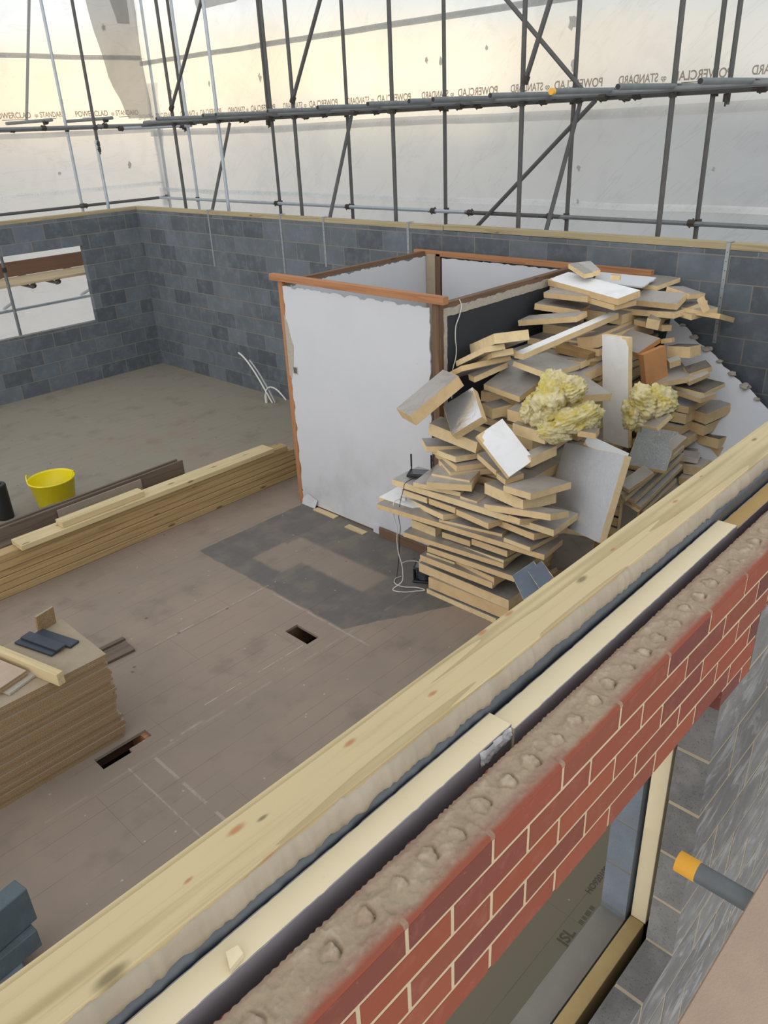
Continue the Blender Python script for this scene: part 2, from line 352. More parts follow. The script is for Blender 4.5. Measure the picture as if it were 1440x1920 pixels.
def masonry(name, axis, face, thick, u0, u1, z0, z1, bl, bh, off, mats, hole=None, skip=None, jit=.0007, joint=.010, recess=.0012, stag=None, extra=None, dirn=1, mortar_span=None):
    """running-bond wall; axis 'x': wall runs along X with its face at y=face; axis 'y': runs along Y with face at x=face. thick goes away from the face"""
    mb = MB(); n = 0
    k0 = int(round(z0 / bh)); 
    nrow = int(math.ceil((z1 - z0) / bh - 1e-6))
    for r in range(nrow):
        za, zb = z0 + r * bh + joint, min(z0 + (r + 1) * bh, z1)
        o = off + (bl / 2 if r % 2 else 0)
        k = math.floor((u0 - o) / bl) 
        while o + k * bl < u1:
            a, b = o + k * bl + joint / 2, min(u1, o + (k + 1) * bl - joint / 2); k += 1
            if a < u0 + joint: a = u0
            if b - a < .02: continue
            segs = [(a, b)]; part = []
            for (ha, hb, hz0, hz1) in (hole or []):
                if za + .01 < hz1 and zb - .01 > hz0:
                    ns = []
                    for (lo_, hi_) in ((hz1, zb), (za, hz0)):
                        if hi_ - lo_ > .02 and min(b, hb) - max(a, ha) > .02: part.append((max(a, ha), min(b, hb), max(lo_, za), min(hi_, zb)))
                    for (p, q) in segs:
                        if q <= ha or p >= hb: ns.append((p, q)); continue
                        if p < ha: ns.append((p, ha))
                        if q > hb: ns.append((hb, q))
                    segs = ns
            for (p, q, za_, zb_) in [(p, q, za, zb) for p, q in segs] + part:
                if q - p < .02: continue
                j = lambda: random.uniform(-jit, jit)
                f0 = face + j(); f1 = face + dirn * thick + j()
                lo, hi = min(f0, f1), max(f0, f1)
                if axis == 'x': mb.box(p, q, lo, hi, za_ + j(), zb_ + j(), 0)
                else: mb.box(lo, hi, p, q, za_ + j(), zb_ + j(), 0)
    # mortar body, slightly recessed, cut round the openings
    us = sorted({u0, u1, *[h[0] for h in (hole or []) if u0 < h[0] < u1], *[h[1] for h in (hole or []) if u0 < h[1] < u1]})
    zs = sorted({z0, z1, *[h[2] for h in (hole or [])], *[h[3] for h in (hole or [])]})
    e = recess
    for i in range(len(us) - 1):
        for j_ in range(len(zs) - 1):
            cu, cz = (us[i] + us[i + 1]) / 2, (zs[j_] + zs[j_ + 1]) / 2
            if any(h[0] < cu < h[1] and h[2] < cz < h[3] for h in (hole or [])): continue
            a, b = us[i] + (e if i == 0 or any(abs(us[i] - h[1]) < 1e-6 and h[2] < cz < h[3] for h in (hole or [])) else 0), us[i + 1] - (e if any(abs(us[i + 1] - h[0]) < 1e-6 and h[2] < cz < h[3] for h in (hole or [])) else 0)
            f0, f1 = face + dirn * e, face + dirn * (thick - e); lo, hi = min(f0, f1), max(f0, f1)
            if axis == 'x': mb.box(a, b, lo, hi, zs[j_], zs[j_ + 1] - (e if j_ == len(zs) - 2 else 0), 1)
            else: mb.box(lo, hi, a, b, zs[j_], zs[j_ + 1] - (e if j_ == len(zs) - 2 else 0), 1)
    o = mb.obj(name, mats); tag(o, kind='structure'); return o

masonry('wall_back', 'y', XF, .10, -.3, YL + .1, -.225, 2.525, .45, .225, 3.199, [M_BLOCK, M_MORT])
masonry('wall_left', 'x', YL, .10, -1.2, XF, -.225, 2.525, .45, .225, .18, [M_BLOCK, M_MORT], hole=[(3.2, 5.915, .945, 2.105)])
# near wall: inner block leaf with window opening
masonry('wall_front', 'x', .21, .10, -1.2, XF, -.225, 2.525, .45, .225, .15, [M_BLOCKL, M_MORT], hole=[(-.25, 1.955, .88, 2.12)])
# outer leaf: blocks to the right of and below the opening, red brick over it
masonry('wall_front_outer', 'x', 0.0, .10, -1.2, XF, -.63, .945, .45, .225, .32, [M_BLOCKD, M_MORTC], recess=.0008, joint=.014)
masonry('wall_front_outer', 'x', 0.0, .10, 1.89, XF, .945, 2.07, .45, .225, 1.89, [M_BLOCKD, M_MORTC], recess=.0008, joint=.014)
masonry('wall_front_outer', 'x', 0.0, .10, 2.105, XF, 2.07, 2.295, .45, .225, 1.88, [M_BLOCKD, M_MORTC], recess=.0008, joint=.014)
def brickwork():
    mb = MB(); bm = MB()
    for c in range(6):
        zt = 2.498 - .075 * c; zb = zt - .065
        x = .567 - 1.80 + (.1125 if c % 2 else 0)
        xmax = XF if c < 3 else 2.098
        xmin = -1.2 if c < 5 else 1.885
        while x < xmax:
            a, b = max(x + .005, xmin), min(x + .22, xmax)
            if b - a > .02:
                y1 = .1025
                if c == 0:                                   # top course: crinkled wire-cut back edge
                    n = max(2, int((b - a) / .0137)); vs = []; 
                    back = [y1 + .0022 * math.sin(i * 1.9 + x * 31) + random.uniform(-.0016, .0016) for i in range(n + 1)]
                    js = random.uniform(-.0005, .0003)
                    for z in (zb, zt - .008):
                        for i in range(n + 1):
                            u = a + (b - a) * i / n
                            vs += [(u, js, z), (u, back[i], z)]
                    q = 2 * (n + 1); fs = []
                    for i in range(n):
                        o = 2 * i
                        fs += [(q + o, q + o + 2, q + o + 3, q + o + 1), (o, o + 1, o + 3, o + 2), (o, o + 2, q + o + 2, q + o), (o + 1, q + o + 1, q + o + 3, o + 3)]
                    fs += [(0, q, q + 1, 1), (2 * n, 2 * n + 1, q + 2 * n + 1, q + 2 * n)]
                    mb.add(vs, fs, 0)
                else:
                    j = random.uniform(-.0005, .0003)
                    mb.box(a, b, j, y1, zb + random.uniform(-.001, .001), zt, 0)
            x += .225
    mb.box(-1.2, XF, .0012, .098, 2.298, 2.4885, 1); mb.box(-1.2, 2.098, .0012, .098, 2.137, 2.298, 1); mb.box(1.887, 2.098, .0012, .098, 2.062, 2.137, 1)
    o = mb.obj('wall_front_brick', [M_BRICK, M_MORTB]); tag(o, kind='structure')
    # rough mortar smeared over the top of the bricks, with the filled perforations showing
    x0, x1, y0, y1, dx = -.3, 3.9, .0, .1015, .0024
    nx = int((x1 - x0) / dx); ny = 40
    V = np.zeros((nx + 1, ny + 1, 3)); 
    rs = random.Random(3); rings = []
    xb = .567 - .225 * 4
    while xb < x1:
        for k in (0, 1, 2):
            if rs.random() < .93:
                rings.append((xb + .005 + .0365 + .0735 * k + rs.uniform(-.006, .006), .054 + rs.uniform(-.006, .006), .017 + rs.uniform(-.002, .003), rs.uniform(0, 6.28), rs.uniform(.5, 1.3), rs.uniform(-.35, .35)))
        xb += .225
    for i in range(nx + 1):
        x = x0 + dx * i
        near = [r for r in rings if abs(r[0] - x) < .05]
        jt = abs(((x - .567) / .225 + .5) % 1 - .5) * .225
        edge = .004 + .004 * noise.noise((x * 5, 3.1, 0)) + .002 * noise.noise((x * 40, 1.1, 0))
        for j in range(ny + 1):
            y = y0 + (y1 - y0) * j / ny
            h = .0034 + .0046 * noise.fractal((x * 26, y * 30, 0), .75, 2.2, 5) + .0012 * noise.noise((x * 160, y * 160, 5))
            h += -.004 * math.exp(-(jt / .004) ** 2) * (1 if noise.noise((x * 20, y * 30, 8)) > -.05 else 0)
            for (rx, ry, rr, ph, am, cr) in near:
                ddx, ddy = x - rx, y - ry; dd = math.hypot(ddx, ddy); a = math.atan2(ddy, ddx)
                rad = rr * (1 + .10 * math.sin(3 * a + ph) + .07 * math.sin(5 * a + 2 * ph))
                cresc = max(0, math.cos(a - cr)) ** 1.5
                h -= am * (.003 + .010 * cresc) * math.exp(-((dd - rad) / .0026) ** 2)
                if dd < rad: h += .0036 * am * (1 - (dd / rad) ** 2) + .0014 * noise.noise((x * 90, y * 90, ph))
            dist = min(y - y0 - edge, y1 - y)
            h = max(min(h, dist * .30), -.0010 + .0006 * noise.noise((x * 200, y * 200, 2))) if dist < .008 else h
            y += (.0034 * max(0, .35 + noise.noise((x * 16, 2, 0))) * math.sin(x * 430 + 4 * noise.noise((x * 20, 0, 0))) + .003 * noise.noise((x * 55, 6, 0))) * (j / ny) ** 8
            V[i, j] = (x, y, 2.497 + max(h, -.0075)) if 0 < j < ny else (x, y + (-.0002 if j == 0 else .0005), 2.4885)
    vs = [tuple(p) for p in V.reshape(-1, 3)]; fs = []
    for i in range(nx):
        for j in range(ny):
            a = i * (ny + 1) + j; fs.append((a, a + ny + 1, a + ny + 2, a + 1))
    mm = MB(); mm.add(vs, fs)
    m, t = mat('brick_top_mortar'); v = geo(t).outputs['Position']; yy = t.n('SeparateXYZ', {0: v}).outputs[1]
    n1 = t.noise(v, 26, 5, .7); n2 = t.noise(v, 7, 4, .6)
    c = t.mix(n1, lin(142, 124, 104), lin(184, 165, 140))
    zz_ = t.n('SeparateXYZ', {0: v}).outputs[2]
    c = t.mix(t.m('MULTIPLY', t.ss(zz_, 2.5005, 2.5065), .6), c, lin(196, 182, 160))
    red = t.m('ADD', t.m('MULTIPLY', t.m('SUBTRACT', 1.0, t.ss(yy, .012, .042)), .75), t.m('MULTIPLY', t.ss(yy, .082, .10), .5))
    front = t.m('SUBTRACT', 1.0, t.ss(t.m('ADD', yy, t.m('MULTIPLY', t.m('SUBTRACT', n1, .5), .012)), .003, .016))
    xx = t.m('PINGPONG', t.m('SUBTRACT', t.n('SeparateXYZ', {0: v}).outputs[0], .567), .1125)
    red = t.m('MULTIPLY', red, t.ss(t.m('ADD', n2, t.m('MULTIPLY', t.m('SUBTRACT', n1, .5), .7)), .36, .56))
    c = t.mix(t.m('MULTIPLY', red, .85), c, lin(140, 92, 80))
    c = t.mix(t.m('MULTIPLY', t.ss(n2, .56, .7), .3), c, lin(148, 112, 98))
    c = t.mix(t.m('MULTIPLY', front, t.ss(xx, .004, .007)), c, lin(146, 78, 58))
    finish(t, c, .95, t.noise(v, 190, 4, .75), .6, .002)
    tag(mm.obj('trim_mortar_bed', m, smooth=True), kind='structure')
brickwork()

# mortar squeezed out along the outer edge of the near wall plate
def squeeze():
    mb = MB(); x0, x1, dx = -.3, 4.2, .006; n = int((x1 - x0) / dx); prof = 7; vs = []
    for i in range(n + 1):
        x = x0 + dx * i
        w = .009 + .006 * noise.noise((x * 5, 0, 0)) + .009 * noise.noise((x * 19, 2, 0)) + (.006 * noise.noise((x * 70, 4, 0)))
        w = max(.003, w); dz = .007 * noise.noise((x * 17, 9, 0)) + .003 * noise.noise((x * 60, 3, 0))
        pts = [(.208, 2.574), (.206 - w * .2, 2.573 + dz), (.204 - w * .7, 2.566 + dz), (.203 - w, 2.553 + dz), (.203 - w, 2.537), (.202 - w * .6, 2.524 - abs(dz) * 2), (.208, 2.515)]
        vs += [(x, y + .0012 * noise.noise((x * 90, z * 90, 0)), z) for y, z in pts]
    fs = [(i * prof + k, (i + 1) * prof + k, (i + 1) * prof + k + 1, i * prof + k + 1) for i in range(n) for k in range(prof - 1)]
    mb.add(vs, fs); tag(mb.obj('trim_plate_bedding', mortarmat('pale_bedding_mortar', lin(176, 164, 146)), smooth=True), kind='structure')
    mb = MB(); vs = []
    for i in range(n + 1):
        x = x0 + dx * i
        a = .004 * noise.noise((x * 14, 5, 0)) + .003 * noise.noise((x * 50, 7, 0))
        vs += [(x, .2085, 2.52), (x, .196 + a, 2.515), (x, .1985 + a * .6, 2.49), (x, .204 + a * .5, 2.455), (x, .2085, 2.30)]
    fs = [(i * 5 + k, (i + 1) * 5 + k, (i + 1) * 5 + k + 1, i * 5 + k + 1) for i in range(n) for k in range(4)]
    mb.add(vs, fs); tag(mb.obj('trim_cavity_membrane', M_DPC, smooth=True), kind='structure')
squeeze()

# red brick pieces built into the top of the back wall
mb = MB()
for (a, b, z0, z1) in [(2.84, 3.02, 2.235, 2.30), (3.03, 3.24, 2.235, 2.30), (2.60, 2.78, 2.165, 2.235), (2.80, 2.86, 2.16, 2.225)]:
    mb.box(XF - .004, XF + .08, a, b, z0, z1)
tag(mb.obj('wall_back_brick_infill', M_BRICK), kind='structure')

# ---------------------------------------------------------------- timber plates, straps
def plank(name, label, cat, a, b, w, h, m, group=None, rotx=0.0, kind=None, parent=None, bevel=.002, warp=0.0):
    """timber from a to b (centre line of its bottom face) w wide, h thick"""
    a, b = Vector(a), Vector(b); L = (b - a).length
    mb = MB(); n = 14 if warp else 1
    if warp:
        ph = random.uniform(0, 6); vs = []; fs = []
        for i in range(n + 1):
            x = L * i / n; dy = warp * math.sin(i * .5 + ph); dz = warp * .5 * math.sin(i * .37 + ph * 2)
            vs += [(x, -w / 2 + dy, dz), (x, w / 2 + dy, dz), (x, w / 2 + dy, h + dz), (x, -w / 2 + dy, h + dz)]
        for i in range(n):
            o = 4 * i; fs += [(o + k, o + (k + 1) % 4, o + 4 + (k + 1) % 4, o + 4 + k) for k in range(4)]
        fs += [(0, 3, 2, 1), (4 * n, 4 * n + 1, 4 * n + 2, 4 * n + 3)]; mb.add(vs, fs)
    else: mb.box(0, L, -w / 2, w / 2, 0, h)
    o = mb.obj(name, m, parent, bevel=bevel)
    x = (b - a).normalized(); yaw = math.atan2(x.y, x.x); pitch = -math.asin(max(-1, min(1, x.z)))
    o.rotation_mode = 'XYZ'; o.matrix_world = Matrix.Translation(a) @ Matrix.Rotation(yaw, 4, 'Z') @ Matrix.Rotation(pitch, 4, 'Y') @ Matrix.Rotation(rotx, 4, 'X')
    if label: tag(o, label, cat, group)
    if kind: tag(o, kind=kind)
    return o
plank('wall_plate', 'broad pale timber wall plate running diagonally along top of near wall', 'timber', (-.5, .259, 2.53), (XF - .02, .259, 2.53), .112, .05, M_PLATEN)
plank('wall_plate', 'weathered timber wall plate along top of left block wall above window', 'timber', (-1.2, YL + .05, 2.525), (XF + .10, YL + .05, 2.525), .10, .05, M_PLATE)
plank('wall_plate', 'timber wall plate on top of back block wall, right half', 'timber', (XF + .05, -.3, 2.525), (XF + .05, 5.2, 2.53), .10, .055, M_PLATE)
plank('wall_plate', 'timber wall plate on top of back block wall, from the straps to the corner', 'timber', (XF + .05, 5.21, 2.525), (XF + .05, YL - .01, 2.525), .10, .05, M_PLATE)
for (y, yb, z1, lab) in [(9.61, 9.63, 1.80, 'steel restraint strap on back wall nearest the corner'), (7.98, 8.0, 1.82, 'steel restraint strap just left of the partition beam'),
                     (7.14, 7.17, 1.99, 'steel restraint strap above the end of the partition beam'), (5.72, 5.745, 2.22, 'short steel strap behind top of partition'),
                     (2.10, 2.075, 1.74, 'perforated steel strap hanging down wall right of the debris heap')]:
    mb = MB(); mb.box(-.006, -.001, -.016, .016, z1 - 2.59, 0); mb.box(-.006, .085, -.016, .016, -.002, .004)
    k = -.08
    hl = MB()
    while k > z1 - 2.58: hl.tube((-.0068, 0, k), (-.0055, 0, k), .004, 8); k -= .075
    o = mb.obj('restraint_strap', M_STRAP, loc=(XF, y, 2.588)); tag(o, lab, 'strap', 'restraint straps on the back wall')
    hl.obj('fixing_holes', M_BLACK, o)

# insulation boards standing in the cavity of the near wall
m, t = mat('fresh_foam'); M_FOAMF = m; v = oc(t)
c = t.mix(t.noise(v, 7, 4), lin(242, 228, 196), lin(230, 214, 176)); c = t.mix(t.m('MULTIPLY', t.ss(t.noise(v, 30, 4, .7), .6, .75), .2), c, lin(196, 180, 140))
finish(t, c, .9, t.noise(v, 300, 3, .7), .15, .002)
m, t = mat('dusty_foil'); M_FOILC = m; v = oc(t)
c = t.mix(t.noise(v, 10, 4), lin(164, 161, 166), lin(136, 132, 138)); finish(t, c, .5, t.noise(v, 20, 4, .7), .2, .004, .15)
m, t = mat('orange_foam'); M_FOAMO = m; v = oc(t)
c = t.mix(t.noise(v, 7, 4), lin(214, 178, 120), lin(202, 164, 106)); finish(t, c, .9, t.noise(v, 300, 3, .7), .15, .002)
def cavity_board(label, a, b, w, ztop, hgt, mfoam, chips=True):
    (xa, ya), (xb, yb) = a, b; L = math.hypot(xb - xa, yb - ya); yaw = math.atan2(yb - ya, xb - xa)
    mb = MB(); n = int(L / .012); vs = []
    for i in range(n + 1):
        x = L * i / n; q = .0012 * noise.noise((x * 60 + xa, 0, 0)) + .001 * noise.noise((x * 8 + xa, 4, 0))
        vs += [(x, -w / 2 + .002, 0), (x, -w / 2 + .002 + q, hgt - .001), (x, w / 2 - .002, hgt - .001), (x, w / 2 - .002, 0)]
    fs = [];
    for i in range(n): o = 4 * i; fs += [(o + k, o + (k + 1) % 4, o + 4 + (k + 1) % 4, o + 4 + k) for k in range(4)]
    fs += [(0, 3, 2, 1), (4 * n, 4 * n + 1, 4 * n + 2, 4 * n + 3)]; mb.add(vs, fs)
    o = mb.obj('insulation_board', mfoam); o.location = (xa, ya, ztop - hgt); o.rotation_euler = (0, 0, yaw)
    tag(o, label, 'insulation board')
    for s, nm in ((-1, 'foil_facing'), (1, 'foil_facing')):
        f = MB(); vs = []
        for i in range(n + 1):
            x = L * i / n; zt = hgt - .0005 - max(0, .004 * noise.noise((x * 40 + xa, 7, s)))
            y = s * (w / 2 - .001); vs += [(x, y - .001, 0), (x, y + .001, 0), (x, y + .001, zt), (x, y - .001, zt)]
        fs = []
        for i in range(n): q = 4 * i; fs += [(q + k, q + (k + 1) % 4, q + 4 + (k + 1) % 4, q + 4 + k) for k in range(4)]
        fs += [(0, 3, 2, 1), (4 * n, 4 * n + 1, 4 * n + 2, 4 * n + 3)]; f.add(vs, fs); f.obj(nm, M_FOILC, o, smooth=False)
    return o
b1 = cavity_board('cream foam insulation board in near wall cavity, nearest the camera with chipped end', (-.35, .163), (1.036, .163), .056, 2.503, .45, M_FOAMF)
mb = MB(); mb.add([(0, 0, 0), (.028, .004, .001), (.03, .02, .004), (.012, .026, .002), (0, 0, .009), (.028, .004, .011), (.03, .02, .012), (.012, .026, .01)],
                  [(0, 3, 2, 1), (4, 5, 6, 7), (0, 1, 5, 4), (1, 2, 6, 5), (2, 3, 7, 6), (3, 0, 4, 7)])
o = mb.obj('foam_chip', M_FOAMF, loc=(.335, .138, 2.504)); tag(o, 'small broken chip of cream foam lying on near insulation board', 'foam chip')
b2 = cavity_board('long cream foam insulation board in middle of wall cavity', (1.04, .158), (2.185, .163), .058, 2.492, .45, M_FOAMF)
b3 = cavity_board('orange foam insulation board in cavity at upper right', (2.19, .170), (4.0, .172), .052, 2.462, .45, M_FOAMO)
# crinkled loose foil at the end of the first board
mb = MB(); n = 14; vs = []
for i in range(n + 1):
    x = .93 + .105 * i / n
    for k in range(5):
        vs.append((x + random.uniform(-.002, .002), .1335 - .003 * k * 0 + random.uniform(-.003, .002) - .002 * (k % 2), 2.502 - .008 * k - .010 * (1 - i / n) * (k > 0)))
mb.add(vs, [(i * 5 + k, (i + 1) * 5 + k, (i + 1) * 5 + k + 1, i * 5 + k + 1) for i in range(n) for k in range(4)])
M_FOILS = plain('bright_foil', lin(225, 228, 232), .3, .05, .25, 20)
mb.obj('crumpled_foil_edge', M_FOILS, None); fo = bpy.data.objects['crumpled_foil_edge']; fo.parent = b1; fo.matrix_parent_inverse = b1.matrix_world.inverted() if False else Matrix.Translation((.35, -.163, -(2.503 - .45)))
# reveal insulation in the window opening of the near wall
def foam_piece(label, x0, x1, y0, y1, z0, z1, m):
    mb = MB(); mb.cbox(x0, x1, y0, y1, z0, z1, .0015); o = mb.obj('insulation_board', m); tag(o, label, 'insulation board'); return o
M_FOAMT = plain('tan_foam', lin(176, 152, 104), .9, .2, 0, 14, .4)
foam_piece('upright cream foam strip closing side of window opening, lower piece', 1.975, 2.05, .140, .198, .90, 1.38, M_FOAMF)
foam_piece('upright cream foam strip closing side of window opening, upper piece', 1.965, 2.04, .136, .194, 1.381, 2.06, M_FOAMF)
foam_piece('tan foam strip in cavity along window sill, far piece', 1.30, 1.972, .142, .197, .50, .905, M_FOAMT)
foam_piece('tan foam strip in cavity along window sill, near piece', -.2, 1.296, .146, .201, .50, .897, M_FOAMT)

# printed code on the floor seen through the opening
def text_mesh(name, body, size, m, parent=None, mirror=False):
    cu = bpy.data.curves.new(name, 'FONT'); cu.body = body; cu.size = size; cu.align_x = 'LEFT'; cu.offset = size * .022
    o = bpy.data.objects.new(name, cu); S.collection.objects.link(o)
    dg = bpy.context.evaluated_depsgraph_get(); me = bpy.data.meshes.new_from_object(o.evaluated_get(dg)); 
    bpy.data.objects.remove(o); me.name = name; me.materials.clear(); me.materials.append(m)
    o = bpy.data.objects.new(name, me); link(o, parent); return o
o = text_mesh('printed_floor_code', 'JSL', .078, M_INKF); o.location = (2.27, .60, .0012); tag(o, kind='structure')
o = text_mesh('printed_floor_code', 'HO920109', .045, M_INKF); o.location = (2.60, .66, .0012); tag(o, kind='structure')
o = text_mesh('printed_floor_code', 'III II IIII III', .034, M_INKF); o.location = (2.42, .60, .0012); tag(o, kind='structure')

# scaffold platform board at the lower right and the capped tube under it
mb = MB(); mb.cbox(.55, 3.2, -1.10, -.292, 1.982, 2.02, .003)
o = mb.obj('scaffold_platform_board', M_CHIPP); tag(o, 'pinkish board of near scaffold platform at lower right corner', 'board')
o = empty('scaffold_tube', (1.415, -.115, 1.957)); tag(o, 'grey scaffold tube with orange cap poking out under near platform', 'scaffold tube')
mb = MB(); mb.tube((0, 0, 0), (0, -1.4, 0), .0242, 28); mb.obj('tube', plain('grey_painted_tube', lin(112, 120, 124), .45, .3, .3, 14), o, smooth=False)
mb = MB(); mb.tube((0, -.046, 0), (0, .004, 0), .0262, 28); mb.obj('end_cap', M_CAP, o)
# ---------------------------------------------------------------- scaffold behind the walls
def tube_thing(a, b, label, m=M_STEEL, clamps=(), name='scaffold_tube', group=None, r=.0242):
    a, b = Vector(a), Vector(b)
    mb = MB(); mb.tube((0, 0, 0), b - a, r, 14)
    o = mb.obj(name, m, loc=a, smooth=False); tag(o, label, 'scaffold tube', group)
    for p in clamps:
        p = Vector(p) - a; d = (b - a).normalized()
        cm = MB(); cm.tube(p - d * .035, p + d * .035, .036, 8)
        s = d.orthogonal().normalized()
        cm.tube(p + s * .02 - d * .01, p + s * .02 - d * .075, .008, 6); cm.tube(p - s * .055, p + s * .055, .009, 6)
        cm.obj('coupler', M_CLAMP, o)
    return o
XI, XO, YI, YO = 7.36, 8.38, 12.05, 13.2
ZL, ZR = 3.730, 2.545
ordn = ['first', 'second', 'third', 'fourth', 'fifth', 'sixth', 'seventh', 'eighth', 'ninth', 'tenth', 'eleventh', 'twelfth']
outer = [11.99, 9.72, 8.11, 6.35, 4.56, 3.00]
for i, y in enumerate(outer):
    tube_thing((XO, y, -1), (XO, y + (.03 if i % 2 else -.02), 7.0), f'outer upright scaffold tube behind back wall, {ordn[i]} counted from the corner', M_STEELL if i in (0,) else M_STEELD, [(XO, y, ZR), (XO, y, ZL)], group='outer scaffold uprights behind back wall')
for i, y in enumerate([12.10, 9.83, 2.88]):
    tube_thing((XO + .02, y, 3.62), (XO + .02, y, 7.0), f'short lapped upper scaffold tube beside outer upright, {["near the corner", "at the third bay", "at far right"][i]}', M_STEELD, [(XO, y, 3.68)])
inner = [10.82, 9.69, 8.03, 6.30, 4.52, 2.94]
for i, y in enumerate(inner):
    tube_thing((XI, y, -1), (XI, y, 7.0), f'inner upright scaffold tube close behind back wall, {ordn[i]} from the corner', M_STEELL if i in (1,) else M_STEELD, [(XI, y, ZL)], group='inner scaffold uprights behind back wall')
tube_thing((8.53, YO, -1), (8.60, YO, 5.7), 'upright scaffold tube at far corner of sheeting', M_STEELL, [(8.53, YO, ZR), (8.55, YO, ZL)])
tube_thing((6.825, YO, -1), (6.83, YO, 7), 'light upright scaffold tube against left sheeting', M_STEELL, [(6.825, YO, ZR), (6.83, YO, ZL)])
tube_thing((6.70, YI, -1), (6.70, YI, 3.55), 'bright lower upright tube in front of left sheeting', M_STEELL, [])
tube_thing((6.72, YI, 3.35), (6.75, YI, 7), 'dark upper upright tube sleeved to bright one by left sheeting', M_STEELD, [(6.72, YI, 3.42), (6.72, YI, 3.50), (6.73, YI, ZL)])
tube_thing((6.545, 14.0, 3.9), (7.35, 14.0, 6.8), 'blurred upright tube seen through left sheeting', M_STEELD)
tube_thing((4.82, YI, -1), (4.82, YI, 2.35), 'upright scaffold tube seen through left wall window', M_STEEL, [(4.82, YI, 1.86)])
# rails and ledgers
tube_thing((XO - .05, 13.25, ZR + .0), (XO - .05, 5.95, ZR), 'bright handrail tube behind back wall, left length', M_STEELL, [(XO - .05, y + .03, ZR) for y in (9.72, 8.11, 6.5)])
tube_thing((XO - .05, 6.0, ZR), (XO - .05, 4.6, ZR), 'dark middle length of handrail behind back wall', M_STEELD, [(XO - .05, 5.92, ZR), (XO - .05, 4.75, ZR)])
tube_thing((XO - .05, 4.62, ZR), (XO - .05, 1.0, ZR - .01), 'silver right length of handrail behind back wall', M_STEEL, [(XO - .05, 3.05, ZR)])
tube_thing((2.0, YO - .05, ZR), (8.55, YO - .05, ZR), 'dark handrail tube along left sheeting', M_STEELD, [(6.86, YO - .05, ZR)])
tube_thing((XI + .05, 11.8, ZL), (XI + .05, 1.0, ZL), 'long inner ledger tube across back scaffold', M_STEELD, [(XI + .05, y, ZL) for y in (10.4, 9.2, 7.5, 6.6, 5.6, 5.1, 4.3, 3.9, 3.3, 2.2)])
tube_thing((XO - .05, 13.2, ZL + .01), (XO - .05, 1.0, ZL + .01), 'long outer ledger tube across back scaffold', M_STEELD, [(XO - .05, y, ZL) for y in (11.4, 10.3, 8.9, 7.2, 5.3, 3.9)])
tube_thing((XI - .03, 11.6, ZL + .035), (XI - .03, 1.0, ZL + .03), 'second ledger tube lying beside the inner ledger', M_STEEL, [(XI - .03, y, ZL) for y in (8.5, 6.9, 5.3, 3.6)])
tube_thing((2.0, YI, ZL + .05), (8.6, YI, ZL + .0), 'ledger tube along left scaffold', M_STEEL, [(x, YI, ZL + .02) for x in (5.2, 5.9, 6.9, 7.7)])
tube_thing((2.0, YO - .05, ZL + .04), (8.6, YO - .05, ZL), 'outer ledger tube along left scaffold', M_STEEL, [(x, YO - .05, ZL + .02) for x in (5.9, 7.4)])
for i, y in enumerate([11.103, 9.877, 9.567, 8.42, 7.446, 6.581, 5.942, 5.595, 4.835, 4.103, 3.416, 2.658]):
    y = (y + .5564) * 6.35 / 7.25 - .5564; o = tube_thing((6.35, y, 3.780), (8.6, y + .02, 3.785), f'cross tube laid over the ledgers, {ordn[i]} from the corner' + (', with yellow end cap' if i == 9 else ''), M_STEEL, [(7.40, y, 3.765)], group='cross tubes on back scaffold ledgers')
    if i == 9:
        mb = MB(); mb.tube((-.02, 0, 0), (.02, 0, 0), .0262, 14); mb.obj('end_cap', M_CAP, o)
    else:
        mb = MB(); mb.tube((-.002, 0, 0), (.001, 0, 0), .020, 14); mb.obj('open_end', M_BLACK, o)
for i, x in enumerate((5.96, 6.94)):
    tube_thing((x, 11.86, 3.852), (x - .02, 13.4, 3.85), f'cross tube over left ledgers with open end towards the room, {ordn[i]} from left', M_STEEL, [(x, 12.07, 3.83)])
tube_thing((7.05, 11.9, 3.70), (8.4, 11.9, 3.70), 'short light tube clamped under ledger near the corner', M_STEELL, [(7.08, 11.9, 3.7), (8.2, 11.9, 3.7)])
# braces
B = [((XI, 9.66, 5.25), (XI - .04, 10.79, 3.90), 'upper diagonal brace near the corner'), ((XO, 10.80, 3.70), (XI, 10.25, 2.3), 'lower diagonal brace near the corner'),
     ((XI - .05, 7.28, 5.0), (XI - .05, 7.99, 3.88), 'upper diagonal brace in second bay, clamped at its foot'), ((XO, 8.02, 3.70), (XI, 7.58, 2.3), 'lower diagonal brace in second bay'),
     ((XI - .05, 4.17, 4.65), (XI - .05, 4.46, 3.90), 'short upper brace clamped to fifth inner upright'), ((XO, 4.47, 3.70), (XI, 4.23, 2.3), 'steep lower brace in right bay'),
     ((XO - .08, 5.6, 4.92), (XO - .08, 4.34, 3.77), 'long upper brace sloping down to the right'), ((XO - .08, 4.24, 3.72), (XO - .08, 6.1, 2.12), 'long lower brace sloping down to the left')]
for a, b, l in B: tube_thing(a, b, 'dark scaffold tube, ' + l, M_STEELD, [tuple(Vector(b).lerp(Vector(a), .03))] if 'upper' in l and 'long' not in l else [])
